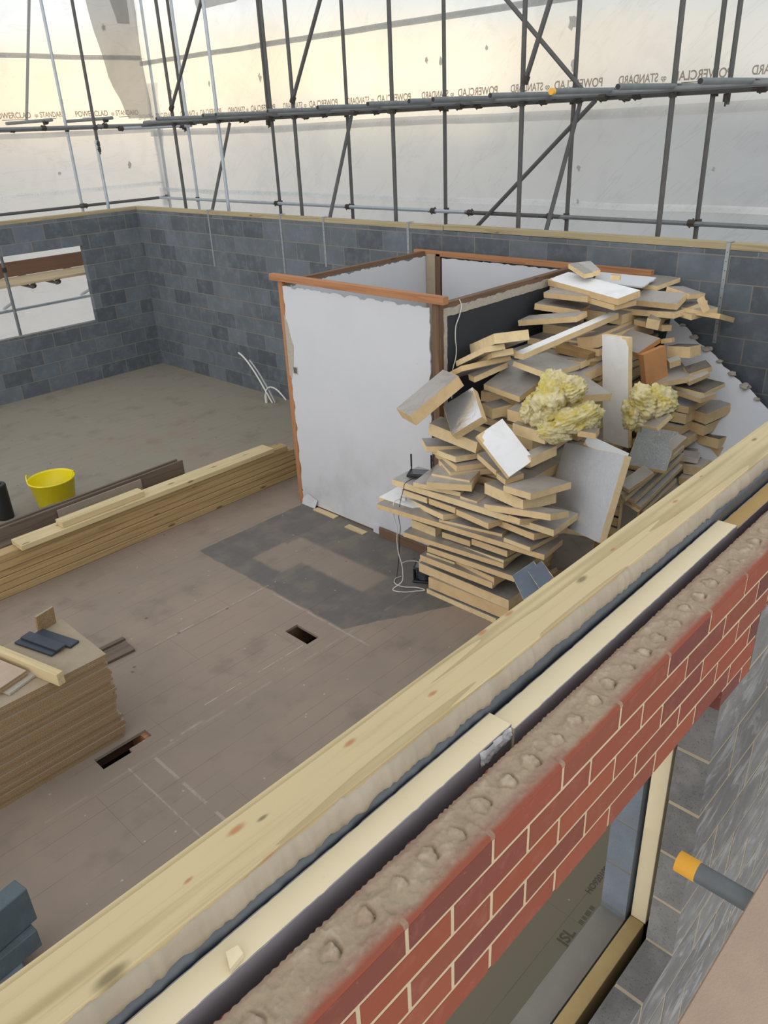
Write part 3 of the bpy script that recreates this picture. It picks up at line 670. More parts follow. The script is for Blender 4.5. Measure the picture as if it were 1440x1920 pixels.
# scaffold lift seen through the window
plank('scaffold_board', 'front scaffold board seen through left wall window', 'board', (3.0, 12.16, 1.60), (8.2, 12.16, 1.60), .225, .038, M_SCAF)
plank('scaffold_board', 'rear scaffold board seen through left wall window', 'board', (3.0, 12.40, 1.60), (8.2, 12.40, 1.60), .225, .038, M_SCAF)
plank('scaffold_board', 'third scaffold board seen through left wall window', 'board', (3.0, 12.64, 1.60), (8.2, 12.64, 1.60), .225, .038, M_SCAF)
o = plank('toe_board', 'brown toe board on edge behind scaffold boards outside window', 'board', (3.0, 12.80, 1.64), (8.2, 12.80, 1.64), .038, .225, M_TOE)
for i, x in enumerate((5.15, 5.55, 6.35)):
    tube_thing((x, 11.95, 1.565), (x, 13.4, 1.565), f'cross tube under scaffold boards outside window, {ordn[i]} from left', M_STEELD, [(x + .05, 12.05, 1.57)])
tube_thing((3.5, 13.25, 1.03), (8.3, 13.25, 1.045), 'low rail tube against sheeting outside window', M_STEELL, [])
for i, x in enumerate((5.16, 6.56)):
    tube_thing((x, 12.95, 1.21), (x + .01, 13.4, 1.06), f'stub of tube by low rail outside window, {ordn[i]} from left', M_STEELL, [])

# ---------------------------------------------------------------- sheeting
def sheet(label, side, u0, u1, z0, z1, m, off=0.0, seed=0, sag=.02):
    n = int((u1 - u0) / .09); k = max(2, int((z1 - z0) / .09)); vs = []
    for i in range(n + 1):
        for j in range(k + 1):
            u = u0 + (u1 - u0) * i / n; z = z0 + (z1 - z0) * j / k
            p = off + sag * (noise.noise((u * 1.1, z * 1.3, seed)) + .5 * noise.noise((u * 3.5 + z * 2, z * 3.2, seed + 4))) + .03 * max(0, noise.noise((u * .6, z * .4, seed + 9)))
            if j == 0: z += .02 * noise.noise((u * 2.0, seed, 1))
            if j == k: z += .01 * noise.noise((u * 1.0, seed, 2))
            vs.append((8.56 + p, u, z) if side == 'back' else (u, 13.36 + p, z))
    fs = [(i * (k + 1) + j, (i + 1) * (k + 1) + j, (i + 1) * (k + 1) + j + 1, i * (k + 1) + j + 1) for i in range(n) for j in range(k)]
    mb = MB(); mb.add(vs, fs); o = mb.obj('scaffold_sheeting', m, smooth=True); tag(o, label, 'sheeting'); return o
def band(par, side, u0, u1, z, w, m, off=-.03, eye=.10, seed=0, curve=0.0):
    n = int((u1 - u0) / .08); vs = []; zf = lambda u: z + curve * math.sin((u - u0) * 1.1 + seed) + .012 * noise.noise((u * .9, seed, 0))
    for i in range(n + 1):
        u = u0 + (u1 - u0) * i / n
        for dz in (0, w):
            q = .006 * noise.noise((u * 4, dz, seed))
            vs.append((8.56 + off + q, u, zf(u) + dz) if side == 'back' else (u, 13.36 + off + q, zf(u) + dz))
    mb = MB(); mb.add(vs, [(2 * i, 2 * i + 2, 2 * i + 3, 2 * i + 1) for i in range(n)]); mb.obj('seam_band', m, par)
    if eye:
        e = MB(); u = u0 + .05
        while u < u1:
            c = (8.56 + off - .009, u, zf(u) + w / 2) if side == 'back' else (u, 13.36 + off - .009, zf(u) + w / 2)
            dd = Vector((.002, 0, 0)) if side == 'back' else Vector((0, .002, 0))
            e.tube(Vector(c) - dd, Vector(c) + dd, .009, 8); u += eye
        eo = e.obj('seam_eyelets', M_EYE, par); eo['kind'] = 'stuff'
BK = 'back'; LF = 'left'
s1 = sheet('uppermost clear sheeting behind back wall above dark eyelet seam', BK, -1, 13.42, 4.70, 7.5, M_SHT, .0, 1)
band(s1, BK, -1, 13.4, 4.675, .072, M_BAND, -.045, .10, 1)
s2 = sheet('clear sheeting with mirrored lettering behind back wall', BK, -1, 13.42, 3.56, 4.74, M_SHT, -.012, 2)
band(s2, BK, -1, 13.4, 3.55, .10, M_BANDL, -.05, .10, 5, .012)
s3 = sheet('greyer sheeting behind back wall between the ledgers and handrail', BK, -1, 13.42, 2.66, 3.62, M_SHTL, .0, 3)
band(s3, BK, -1, 13.4, 2.63, .07, M_BANDW, -.045, .10, 8)
s4 = sheet('lowest sheeting behind back wall handrail', BK, -1, 13.42, -1.0, 2.69, M_SHTL, -.012, 4)
l1 = sheet('uppermost clear sheeting on left side above eyelet seam', LF, -1, 8.6, 4.78, 7.5, M_SHT, .0, 11)
band(l1, LF, -1, 8.5, 4.755, .072, M_BAND, -.045, .10, 11)
l2 = sheet('clear sheeting with lettering on left side', LF, -1, 8.6, 3.66, 4.80, M_SHT, -.012, 12)
band(l2, LF, -1, 8.5, 3.63, .08, M_BANDL, -.05, 0, 15, .01)
l3 = sheet('greyer sheeting on left side below the lettering', LF, -1, 8.6, 2.78, 3.70, M_SHTL, .0, 13)
band(l3, LF, -1, 8.5, 2.745, .07, M_BANDW, -.045, .10, 18)
l4 = sheet('lowest sheeting on left side seen through window', LF, -1, 8.6, -1.0, 2.80, M_SHTL, -.012, 14)
# corner flap and torn netting
def flap(label, pts, off, m, side=LF, seed=3, name='netting'):
    """hanging strip: pts = [(u_left,u_right,z)] from top down"""
    vs = []; n = 8
    P = []
    for a in range(len(pts) - 1):
        for q in range(6):
            w = q / 6; P.append(tuple(pts[a][k] * (1 - w) + pts[a + 1][k] * w for k in range(3)))
    P.append(pts[-1])
    for (ul, ur, z) in P:
        for i in range(n + 1):
            u = ul + (ur - ul) * i / n; q = off + .05 * noise.noise((u * 5, z * 1.5, seed)) + .015 * noise.noise((u * 18, z * 4, seed))
            vs.append((u, 13.36 + q, z) if side == LF else (8.56 + q, u, z))
    mb = MB(); mb.add(vs, [(r * (n + 1) + i, r * (n + 1) + i + 1, (r + 1) * (n + 1) + i + 1, (r + 1) * (n + 1) + i) for r in range(len(P) - 1) for i in range(n)])
    o = mb.obj(name, m, smooth=True); tag(o, label, 'netting'); return o
flap('strip of grey debris netting hanging in upper left corner of sheeting', [(7.55, 8.50, 6.2), (7.62, 8.50, 5.45), (7.72, 8.50, 4.95), (7.80, 8.50, 4.5), (7.98, 8.50, 4.0), (8.05, 8.50, 3.86)], -.10, M_NET)
flap('bunched grey netting folded over top of corner', [(8.0, 8.35, 6.4), (8.02, 8.33, 5.6), (8.08, 8.32, 5.28)], -.16, M_NET, seed=8)
flap('loose pale sheet edge gathered down the corner', [(12.9, 13.3, 4.4), (12.98, 13.3, 3.7), (13.05, 13.3, 3.0), (13.05, 13.3, 2.4)], -.06, M_SHTL, BK, 21, 'sheet_edge')
flap('grey rag of netting hooked over tubes at top of back sheeting', [(10.05, 11.5, 6.2), (10.0, 11.5, 5.5), (10.4, 11.4, 5.30)], -.10, M_NET, BK, 31)
# lettering
def letters(par, side, u, z, seed):
    rr = random.Random(seed)
    for (txt, du, sz, dz) in (('POWERCLAD', 0, .118, 0), ('qp', .66, .072, .012), ('STANDARD', .75, .112, .002)):
        o = text_mesh('printed_lettering', txt, sz, M_INK, par); 
        w = max(v.co.x for v in o.data.vertices); want = {'POWERCLAD': .60, 'qp': .06, 'STANDARD': .44}[txt]; sx = want / w
        if side == BK: o.matrix_basis = Matrix(((0, 0, 1, 8.50), (sx, 0, 0, u + du), (0, 1, 0, z + dz), (0, 0, 0, 1)))
        else: o.matrix_basis = Matrix(((sx, 0, 0, u + du), (0, 0, -1, 13.30), (0, 1, 0, z + dz), (0, 0, 0, 1)))
    mb = MB()
    for (a, b) in ((.12, .50), (.80, 1.02)):
        if side == BK: mb.box(8.499, 8.501, u + a, u + b, z - .026, z - .018)
        else: mb.box(u + a, u + b, 13.299, 13.301, z - .026, z - .018)
    mb.obj('printed_small_line', M_INK, par)
for k in range(-1, 8): letters(s2, BK, 2.968 + 1.373 * k - 0.06, 3.857 - .002 * k, k)
for k in range(-3, 1): letters(l2, LF, 7.079 + 1.36 * k, 3.915 + .004 * -k, 50 + k)
# small torn holes patched or frayed in the sheeting
for i, (par, side, u, z, s_) in enumerate([(s2, BK, 10.063, 4.297, 0.05), (s2, BK, 11.377, 4.288, 0.04), (s2, BK, 6.741, 4.282, 0.035), (s2, BK, 6.501, 4.247, 0.05), (s2, BK, 4.679, 4.484, 0.07), (s2, BK, 4.649, 4.077, 0.05), (s2, BK, 5.815, 4.332, 0.03), (l3, LF, 6.593, 3.075, 0.03), (l3, LF, 7.917, 3.117, 0.05), (l2, LF, 6.878, 4.147, 0.045), (l1, LF, 7.883, 5.220, 0.05), (s2, BK, 12.518, 4.234, 0.06), (s3, BK, 4.504, 3.053, 0.03), (s3, BK, 2.960, 3.041, 0.025), (s3, BK, 4.490, 2.698, 0.025)]):
    rr = random.Random(i * 3 + 1); mbo = MB(); mbi = MB()
    for mb_, k, off in ((mbo, 1.0, 0), (mbi, .55, -.003)):
        pts = [(u + s_ * k * (1 + .5 * rr.uniform(-1, 1)) * math.cos(a) * .8, z + s_ * k * (1 + .5 * rr.uniform(-1, 1)) * math.sin(a)) for a in [q * 2 * math.pi / 11 for q in range(11)]]
        V_ = [((8.49 + off, a, b) if side == BK else (a, 13.29 + off, b)) for a, b in pts]
        mb_.add(V_, [tuple(range(11))])
    mbo.obj('frayed_edge', M_NET, par); mbi.obj('torn_hole', M_EYE, par)
# ---------------------------------------------------------------- stud partition enclosure
def ragged_panel(name, corners, thick, m, parent, seed=0, amp=.02, axis='x', step=.02, which='tb lr'):
    """plasterboard sheet with torn edges. corners: (u0,u1,z0,z1), plane axis x -> face at x; thick into +"""
    (u0, u1, z0, z1, pos) = corners; out = []
    def e(s, k): return max(0, amp * (.30 + 1.1 * noise.fractal((s * 9, seed, k), .7, 2.3, 5))) if amp else 0
    u = u0
    N = max(2, int((u1 - u0) / step)); K = max(2, int((z1 - z0) / step))
    for i in range(N): out.append((u0 + (u1 - u0) * i / N, z0 + (e(i * step, 1) * .3 if 'b' in which else 0)))
    for i in range(K): out.append((u1 - (e(i * step, 2) if 'r' in which else 0), z0 + (z1 - z0) * i / K))
    for i in range(N): out.append((u1 - (u1 - u0) * i / N, z1 - (e(i * step, 3) if 't' in which else 0)))
    for i in range(K): out.append((u0 + (e(i * step, 4) if 'l' in which else 0), z1 - (z1 - z0) * i / K))
    n = len(out); mb = MB(); f = (lambda u, z, p: (p, u, z)) if axis == 'x' else (lambda u, z, p: (u, p, z))
    mb.add([f(u, z, pos) for u, z in out] + [f(u, z, pos + thick) for u, z in out],
           [tuple(range(n)), tuple(range(n, 2 * n))[::-1]] + [(i, (i + 1) % n, n + (i + 1) % n, n + i) for i in range(n)])
    return mb.obj(name, m, parent)
P = empty('stud_partition', (4.77, 3.5, 0)); tag(P, 'stripped stud partition enclosure with white plasterboard sides and one charcoal wall', 'partition')
def rel(o):
    o.parent = P; o.matrix_parent_inverse = Matrix.Translation((-4.77, -3.5, 0)); return o
def boxpart(name, x0, x1, y0, y1, z0, z1, m, label=None):
    x, y, z = x1 - x0, y1 - y0, z1 - z0; mb = MB(); L = max(x, y, z)
    mb.box(0, x, 0, y, 0, z)
    # grain runs along local X, so lay the timber out along X and turn it
    if L == z: mb = MB(); mb.box(0, z, 0, y, 0, x); o = mb.obj(name, m, bevel=.002); o.matrix_basis = Matrix(((0, 0, 1, x0), (0, -1, 0, y1), (1, 0, 0, z0), (0, 0, 0, 1)))
    elif L == y: mb = MB(); mb.box(0, y, 0, x, 0, z); o = mb.obj(name, m, bevel=.002); o.matrix_basis = Matrix(((0, -1, 0, x1), (1, 0, 0, y0), (0, 0, 1, z0), (0, 0, 0, 1)))
    else: o = mb.obj(name, m, bevel=.002); o.location = (x0, y0, z0)
    rel(o)
    if label: o['label'] = label
    return o
rel(ragged_panel('plasterboard_side', (3.555, 5.388, .02, 2.275, 4.772), .012, M_PB, None, 3, .022, 'x', .02, 'lrt'))
boxpart('top_plate', 4.735, 4.80, 3.385, 5.53, 2.315, 2.375, M_STUD, 'orange timber beam along the top')
boxpart('stud', 4.772, 4.835, 5.384, 5.452, 0, 2.315, M_STUD)
boxpart('stud', 4.775, 4.84, 3.47, 3.535, 0, 2.315, M_STUDD)
boxpart('stud', 4.786, 4.83, 4.4, 4.44, 0, 2.22, M_STUDD)
boxpart('sole_plate', 4.775, 4.84, 3.5, 5.36, 0, .05, M_STUDD)
# grey torn strip and socket hole
mb = MB(); pts = [(5.405, 2.0), (5.36, 1.92), (5.335, 1.80), (5.30, 1.70), (5.315, 1.60), (5.325, 1.52), (5.35, 1.45), (5.375, 1.36), (5.41, 1.40)]
mb.add([(4.7715, u, z) for u, z in pts] + [(4.7775, u, z) for u, z in pts], [tuple(range(len(pts))), tuple(range(len(pts), 2 * len(pts)))[::-1]] + [(i, (i + 1) % len(pts), len(pts) + (i + 1) % len(pts), len(pts) + i) for i in range(len(pts))])
rel(mb.obj('torn_plaster_edge', M_GYP))
mb = MB(); mb.box(4.769, 4.7735, 5.275, 5.345, 1.425, 1.50); so = rel(mb.obj('socket_hole', M_GYP))
mb = MB(); mb.box(4.7685, 4.770, 5.285, 5.335, 1.435, 1.49); o = mb.obj('socket_back', plain('shadowed_card', lin(96, 94, 92))); rel(o)  # flat plate, the shade inside the hole is put into its colour
# charcoal side facing the near wall
rel(ragged_panel('charcoal_side', (4.875, XF - .02, .02, 2.235, 3.470), .012, M_CHAR, None, 9, .018, 'y', .02, 'tl'))
boxpart('top_rail', 4.80, XF - .02, 3.472, 3.53, 2.255, 2.30, M_STUDD)
rel(ragged_panel('torn_plaster_edge', (4.84, XF - .02, 2.19, 2.262, 3.4655), .016, M_GYP, None, 14, .02, 'y', .02, 'bt'))
rel(ragged_panel('torn_plaster_edge', (4.838, 4.885, .02, 2.26, 3.466), .016, M_GYP, None, 15, .012, 'y', .02, 'lr'))
# inner faces
rel(ragged_panel('inner_plasterboard', (4.85, XF - .12, .02, 2.27, 5.352), .012, M_PB, None, 20, .028, 'y', .02, 't'))
boxpart('top_rail', 4.80, XF - .02, 5.364, 5.42, 2.27, 2.315, M_STUDD)
rel(ragged_panel('inner_plasterboard', (3.53, 5.13, .02, 2.262, XF - .115), .012, M_PB, None, 24, .014, 'x', .02, 't'))
boxpart('stud', XF - .125, XF - .06, 5.15, 5.21, 0, 2.30, M_STUDD)
boxpart('stud', XF - .13, XF - .07, 5.22, 5.345, 0, 2.29, plain('dusty_timber', lin(176, 160, 138), .9, .2))
boxpart('top_plate', XF - .125, XF - .065, 2.70, 5.53, 2.272, 2.325, M_STUD, 'orange timber along the back')
# cable hanging on the charcoal side
mb = MB(); mb.pipe(spline([(5.04, 3.468, 2.30), (5.05, 3.455, 2.25), (5.02, 3.45, 2.18), (4.975, 3.452, 2.10), (4.965, 3.45, 2.0), (4.98, 3.452, 1.92), (4.97, 3.45, 1.84), (4.935, 3.45, 1.76), (4.92, 3.45, 1.66), (4.915, 3.45, 1.5)]), .0042)
o = mb.obj('hanging_cable', M_WHITEP, smooth=True); tag(o, 'thin white cable hanging down the charcoal partition wall', 'cable')

# ---------------------------------------------------------------- stacks of timber and board
rs = random.Random(5)
zz = 0.0; lay = [.072, .072, .060, .066, .075, .075]
names = ['bottom', 'second', 'third', 'fourth', 'fifth', 'sixth']
for i, h in enumerate(lay):
    jx, jy = rs.uniform(-.1, .1), rs.uniform(-.010, .012)
    xr = [5.30, 5.28, 5.26, 5.24, 5.18, 5.08][i] + .0
    plank('timber_joist', f'long pine joist in front row of long stack by partition, {names[i]} from floor', 'timber', (.2 + jx, 6.035 + jy, zz), (xr, 6.035 + jy + rs.uniform(-.004, .004), zz), .13, h - .004, M_JOIST, bevel=.006)
    if i < 5: plank('timber_joist', f'long pine joist in hidden back row of long stack, {names[i]} from floor', 'timber', (.3 + jx, 6.185, zz), (xr - .05, 6.185, zz), .15, h - .003, M_JOIST)
    zz += h
plank('timber_joist', 'loose pale plank with square end lying on top of long joist stack', 'timber', (2.02, 5.985, zz), (4.86, 6.025, zz - .012), .20, .048, M_PINE)
plank('timber_joist', 'short pale batten lying on top of loose plank on joist stack', 'timber', (2.42, 5.98, zz + .048), (3.27, 6.0, zz + .045), .12, .055, M_PINE)
# weathered boards on edge behind the stack
for i, (y, x1, z1, lab) in enumerate([(6.34, 3.98, .50, 'front weathered floorboard standing on edge behind joist stack, reaches furthest right'), (6.37, 3.35, .49, 'second weathered floorboard on edge behind joist stack'),
                                      (6.40, 3.95, .505, 'third weathered floorboard on edge behind joist stack'), (6.43, 2.6, .50, 'rearmost weathered floorboard on edge behind joist stack')]):
    plank('floorboard', lab, 'board', (.6, y - .06, .0), (x1, y - .06 + .09 * (x1 - .6) / 3.4, 0), .022, z1, M_OLD)
for i, (x0, x1, y, z) in enumerate([(2.15, 2.95, 6.20, .345), (1.2, 2.3, 6.24, .345)]):
    plank('floorboard', ['grey weathered offcut lying flat behind loose plank', 'grey weathered offcut flat at left edge behind joist stack'][i], 'board', (x0, y, z), (x1, y + .02, z), .10, .03, M_OLD)
plank('floorboard', 'notched pale grey offcut leaning against weathered floorboards', 'board', (2.55, 6.30, .36), (3.45, 6.32, .36), .012, .12, plain('grey_offcut', lin(150, 140, 128), .9, .15))
# chipboard sheets
z = 0.0; nb = 30
for i in range(nb):
    jx, jy, ja = rs.uniform(-.022, .012), rs.uniform(-.008, .008), rs.uniform(-.006, .006)
    if i % 9 == 4: jx += .012
    mb = MB(); bmL = 2.4; n = 24
    top = i == nb - 1
    # rough broken tongue edge on the right hand end
    vs = []; ed = [.008 * noise.noise((k * 2.3, i * 3.7, 1)) for k in range(n + 1)]
    for zc in (0, .0208):
        vs += [(-2.4, 0, zc), (-2.4, .605, zc)] + [(ed[k] if not top else ed[k] * .4, .605 - .605 * k / n, zc) for k in range(n + 1)]
    q = n + 3; mb.add(vs, [tuple(range(q)), tuple(range(q, 2 * q))[::-1]] + [(k, (k + 1) % q, q + (k + 1) % q, q + k) for k in range(q)])
    o = mb.obj('chipboard_sheet', M_CHIP, loc=(1.612 + (jx if not top else 0), 3.58 + (jy if not top else 0), z)); o.rotation_euler = (0, 0, ja * (0 if top else 1)); z += .0226
    tag(o, 'topmost chipboard sheet of the stack at left, carrying the batten' if top else f'chipboard sheet in left stack, number {i + 1} up from floor', 'chipboard sheet', 'chipboard sheets in the left stack')
ZT = z
plank('batten', 'pale square-edged batten with notches lying across chipboard stack', 'timber', (1.02, 4.55, ZT), (1.285, 3.50, ZT), .048, .085, M_PINE)
for i, (cx, cy, rz, dz) in enumerate([(1.375, 3.99, -1.28, .0), (1.395, 3.985, -1.30, .017), (1.475, 3.98, -1.28, .0)]):
    mb = MB(); mb.cbox(-.17, .17, -.038, .038, 0, .016, .002)
    o = mb.obj('slate_strip', M_RUB, loc=(cx - (.02 if i == 0 else 0), cy, ZT + dz)); o.rotation_euler = (0, 0, rz)
    tag(o, ['lowest dark slate-coloured plastic strip beside batten on chipboard', 'upper dark slate-coloured plastic strip beside batten on chipboard', 'right dark slate-coloured plastic strip on chipboard stack'][i], 'strip')
for i in range(3):
    mb = MB(); mb.cbox(-.24, .24, -.10, .10, 0, .018, .002); ang = -1.32 + (.05 if i == 0 else 0)
    o = mb.obj('board_offcut', M_CHIPP if i else M_GYP, loc=(1.02 + (.03 if i == 0 else 0), 3.93 - .03 * (i == 0), ZT + .0195 * i)); o.rotation_euler = (0, 0, ang)
    tag(o, ['lowest torn grey board offcut under pink ones left of batten', 'middle pinkish board offcut left of batten', 'topmost pinkish board offcut left of batten'][i], 'offcut')
mb = MB(); mb.cbox(-.07, .07, -.009, .009, 0, .13, .002); o = mb.obj('board_offcut', M_CHIP, loc=(1.50, 4.165, ZT)); o.rotation_euler = (.10, 0, .25)
tag(o, 'small chipboard offcut standing on edge behind chipboard stack', 'offcut')
mb = MB(); mb.cbox(-.16, .16, -.075, .075, 0, .022, .002); o = mb.obj('board_offcut', M_OLD, loc=(2.0, 4.47, 0)); o.rotation_euler = (0, 0, -.05)
tag(o, 'flat brown board offcut on floor right of chipboard stack', 'offcut')
mb = MB(); mb.cbox(-.20, .20, -.02, .02, 0, .022, .002); o = mb.obj('board_offcut', M_OLD, loc=(1.98, 4.60, 0)); o.rotation_euler = (0, 0, -.02)
tag(o, 'narrow brown strip on floor behind flat offcut by chipboard stack', 'offcut')

# concrete blocks at lower left
def rbox(name, label, cat, c, rot, dims, m, ch=.004):
    mb = MB(); mb.cbox(-dims[0] / 2, dims[0] / 2, -dims[1] / 2, dims[1] / 2, -dims[2] / 2, dims[2] / 2, ch)
    o = mb.obj(name, m, loc=c); o.rotation_euler = [math.radians(a) for a in rot]; tag(o, label, cat); return o
mbk = blockmat('loose_block', lin(84, 96, 102), lin(96, 108, 114), .8)
rbox('concrete_block', 'upper dark blue-grey concrete block on edge at lower left', 'concrete block', (.333, 2.508, .332), (0, 0, 10), (.44, .10, .215), mbk)
rbox('concrete_block', 'middle dark concrete block under the upright one at lower left', 'concrete block', (.30, 2.53, .162), (0, 0, 6), (.44, .215, .115), mbk)
rbox('concrete_block', 'lowest grey concrete block lying flat at lower left', 'concrete block', (.202, 2.46, .052), (0, 0, -14.7), (.44, .215, .10), M_BLOCKL)
mb = MB(); mb.pipe(spline([(-.1, 2.45, .115), (.2, 2.37, .112), (.36, 2.30, .09), (.50, 2.18, .012), (.62, 2.0, .006), (.9, 1.8, .006)]), .004)
tag(mb.obj('floor_cable', M_WHITEP, smooth=True), 'white cable curving over lowest block at lower left', 'cable')

# ---------------------------------------------------------------- bucket and roll beyond the stack
B0 = empty('builders_bucket', (2.985, 7.40, 0)); tag(B0, 'yellow flexible builders tub with dried mortar inside, behind joist stack', 'bucket')
def lathe(prof, n=40, wob=0.0, sx=1, sy=1):
    mb = MB(); vs = [];
    for (r, z) in prof:
        for i in range(n):
            a = 2 * math.pi * i / n; k = 1 + wob * math.sin(2 * a + .4)
            vs.append((r * k * math.cos(a) * sx, r * k * math.sin(a) * sy, z))
    fs = [(j * n + i, j * n + (i + 1) % n, (j + 1) * n + (i + 1) % n, (j + 1) * n + i) for j in range(len(prof) - 1) for i in range(n)]
    mb.add(vs, fs); return mb
mb = lathe([(0.001, .004), (.17, .004), (.185, .015), (.235, .345), (.247, .350), (.247, .362), (.232, .362), (.228, .345), (.178, .02), (.001, .02)], 44, .015); mb.obj('tub', M_YEL, B0, smooth=True)
mb = lathe([(.001, .16), (.06, .175), (.12, .165), (.165, .13), (.198, .10)], 36, .05, .98, .98)
mb.v = [(x, y, z + .03 * noise.noise((x * 9, y * 9, 1))) for x, y, z in mb.v]; mb.obj('dried_mortar', M_SAND, B0, smooth=True)
for s in (1, -1):
    a0 = 2.6 if s > 0 else -.7
    pts = [(.240 * math.cos(a0 + d_), .240 * math.sin(a0 + d_), .352 + hh) for d_, hh in ((-.33, 0), (-.28, .03), (-.15, .055), (0, .062), (.15, .055), (.28, .03), (.33, 0))]
    mb = MB(); mb.pipe(spline(pts, 4), .007); mb.obj('handle', M_YEL, B0, smooth=True)
mb = lathe([(.001, 0), (.085, 0), (.088, .01), (.088, .38), (.082, .392), (.045, .392), (.04, .35), (.001, .35)], 30); o = mb.obj('membrane_roll', M_BLACK, loc=(2.50, 7.62, 0), smooth=False)
tag(o, 'black roll standing upright left of the yellow tub', 'roll')

# ---------------------------------------------------------------- pipes by the back wall
C0 = [(6.72, 8.33), (6.75, 8.29)]
mb = MB(); mb.pipe(spline([(6.70, 8.28, 0), (6.70, 8.42, .17), (6.70, 8.60, .38), (6.70, 8.76, .53), (6.70, 8.88, .61), (6.70, 8.97, .645)]), .0125)
tag(mb.obj('plastic_pipe', M_WHITEP, smooth=True), 'white plastic pipe rising from floor and bending left at back wall', 'pipe')
mb = MB(); mb.pipe(spline([(6.73, 8.25, 0), (6.73, 8.38, .18), (6.73, 8.55, .38), (6.73, 8.68, .50), (6.73, 8.76, .56)]), .0125)
tag(mb.obj('plastic_pipe', plain('grey_pipe', lin(176, 178, 180), .4, .05), smooth=True), 'grey shorter plastic pipe just behind the white bending one', 'pipe')
mb = MB(); mb.pipe(spline([(6.70, 8.41, 0), (6.70, 8.42, .12), (6.70, 8.36, .21), (6.70, 8.27, .245), (6.70, 8.15, .23), (6.70, 8.05, .18), (6.72, 7.98, .10)]), .0115)
tag(mb.obj('plastic_pipe', M_WHITEP, smooth=True), 'white plastic pipe looping over towards the partition', 'pipe')
mb = MB(); mb.tube((6.66, 8.37, 0), (6.66, 8.375, .10), .020, 16); mb.tube((6.66, 8.375, .10), (6.66, 8.377, .125), .016, 16)
tag(mb.obj('pipe_stub', M_WHITEP), 'short fat white capped pipe stub at foot of the pipes', 'pipe')
# boards let into the floor in front of the partition, dark slot by the back wall
for i, (x, y, sx, sy, rz, m_, lab) in enumerate([(4.80, 4.99, .16, .035, 1.57, M_PINE, 'pale wood strip on floor at foot of partition, nearest the orange stud'),
        (4.74, 4.48, .13, .035, 1.57, M_PINE, 'pale wood strip on floor at foot of partition, further right')]):
    mb = MB(); mb.cbox(-sx, sx, -sy, sy, 0, .012, .001); o = mb.obj('wood_strip', m_, loc=(x - .07, y, 0)); o.rotation_euler = (0, 0, rz); tag(o, lab, 'wood strip')
mb = MB(); mb.add([(4.73, 5.36, .002), (4.73, 5.16, .002), (4.76, 5.14, .09), (4.765, 5.30, .13), (4.745, 5.36, .06)], [(0, 1, 2, 3, 4)]); 
mb.add([(4.735, 5.36, .002), (4.735, 5.16, .002), (4.765, 5.14, .09), (4.769, 5.30, .13), (4.75, 5.36, .06)], [(0, 1, 2, 3, 4)])
tag(mb.obj('torn_card', M_PB), 'curled piece of torn white board at foot of orange stud', 'offcut')
mb = MB(); mb.box(4.755, 4.769, 4.24, 4.32, .0, .085); tag(mb.obj('wood_block', M_PB), 'small white block against foot of partition', 'offcut')
plank('skirting_timber', 'dark timber along foot of partition running behind the cable reel', 'timber', (4.745, 4.22, 0), (4.745, 3.40, 0), .03, .085, M_STUDD)
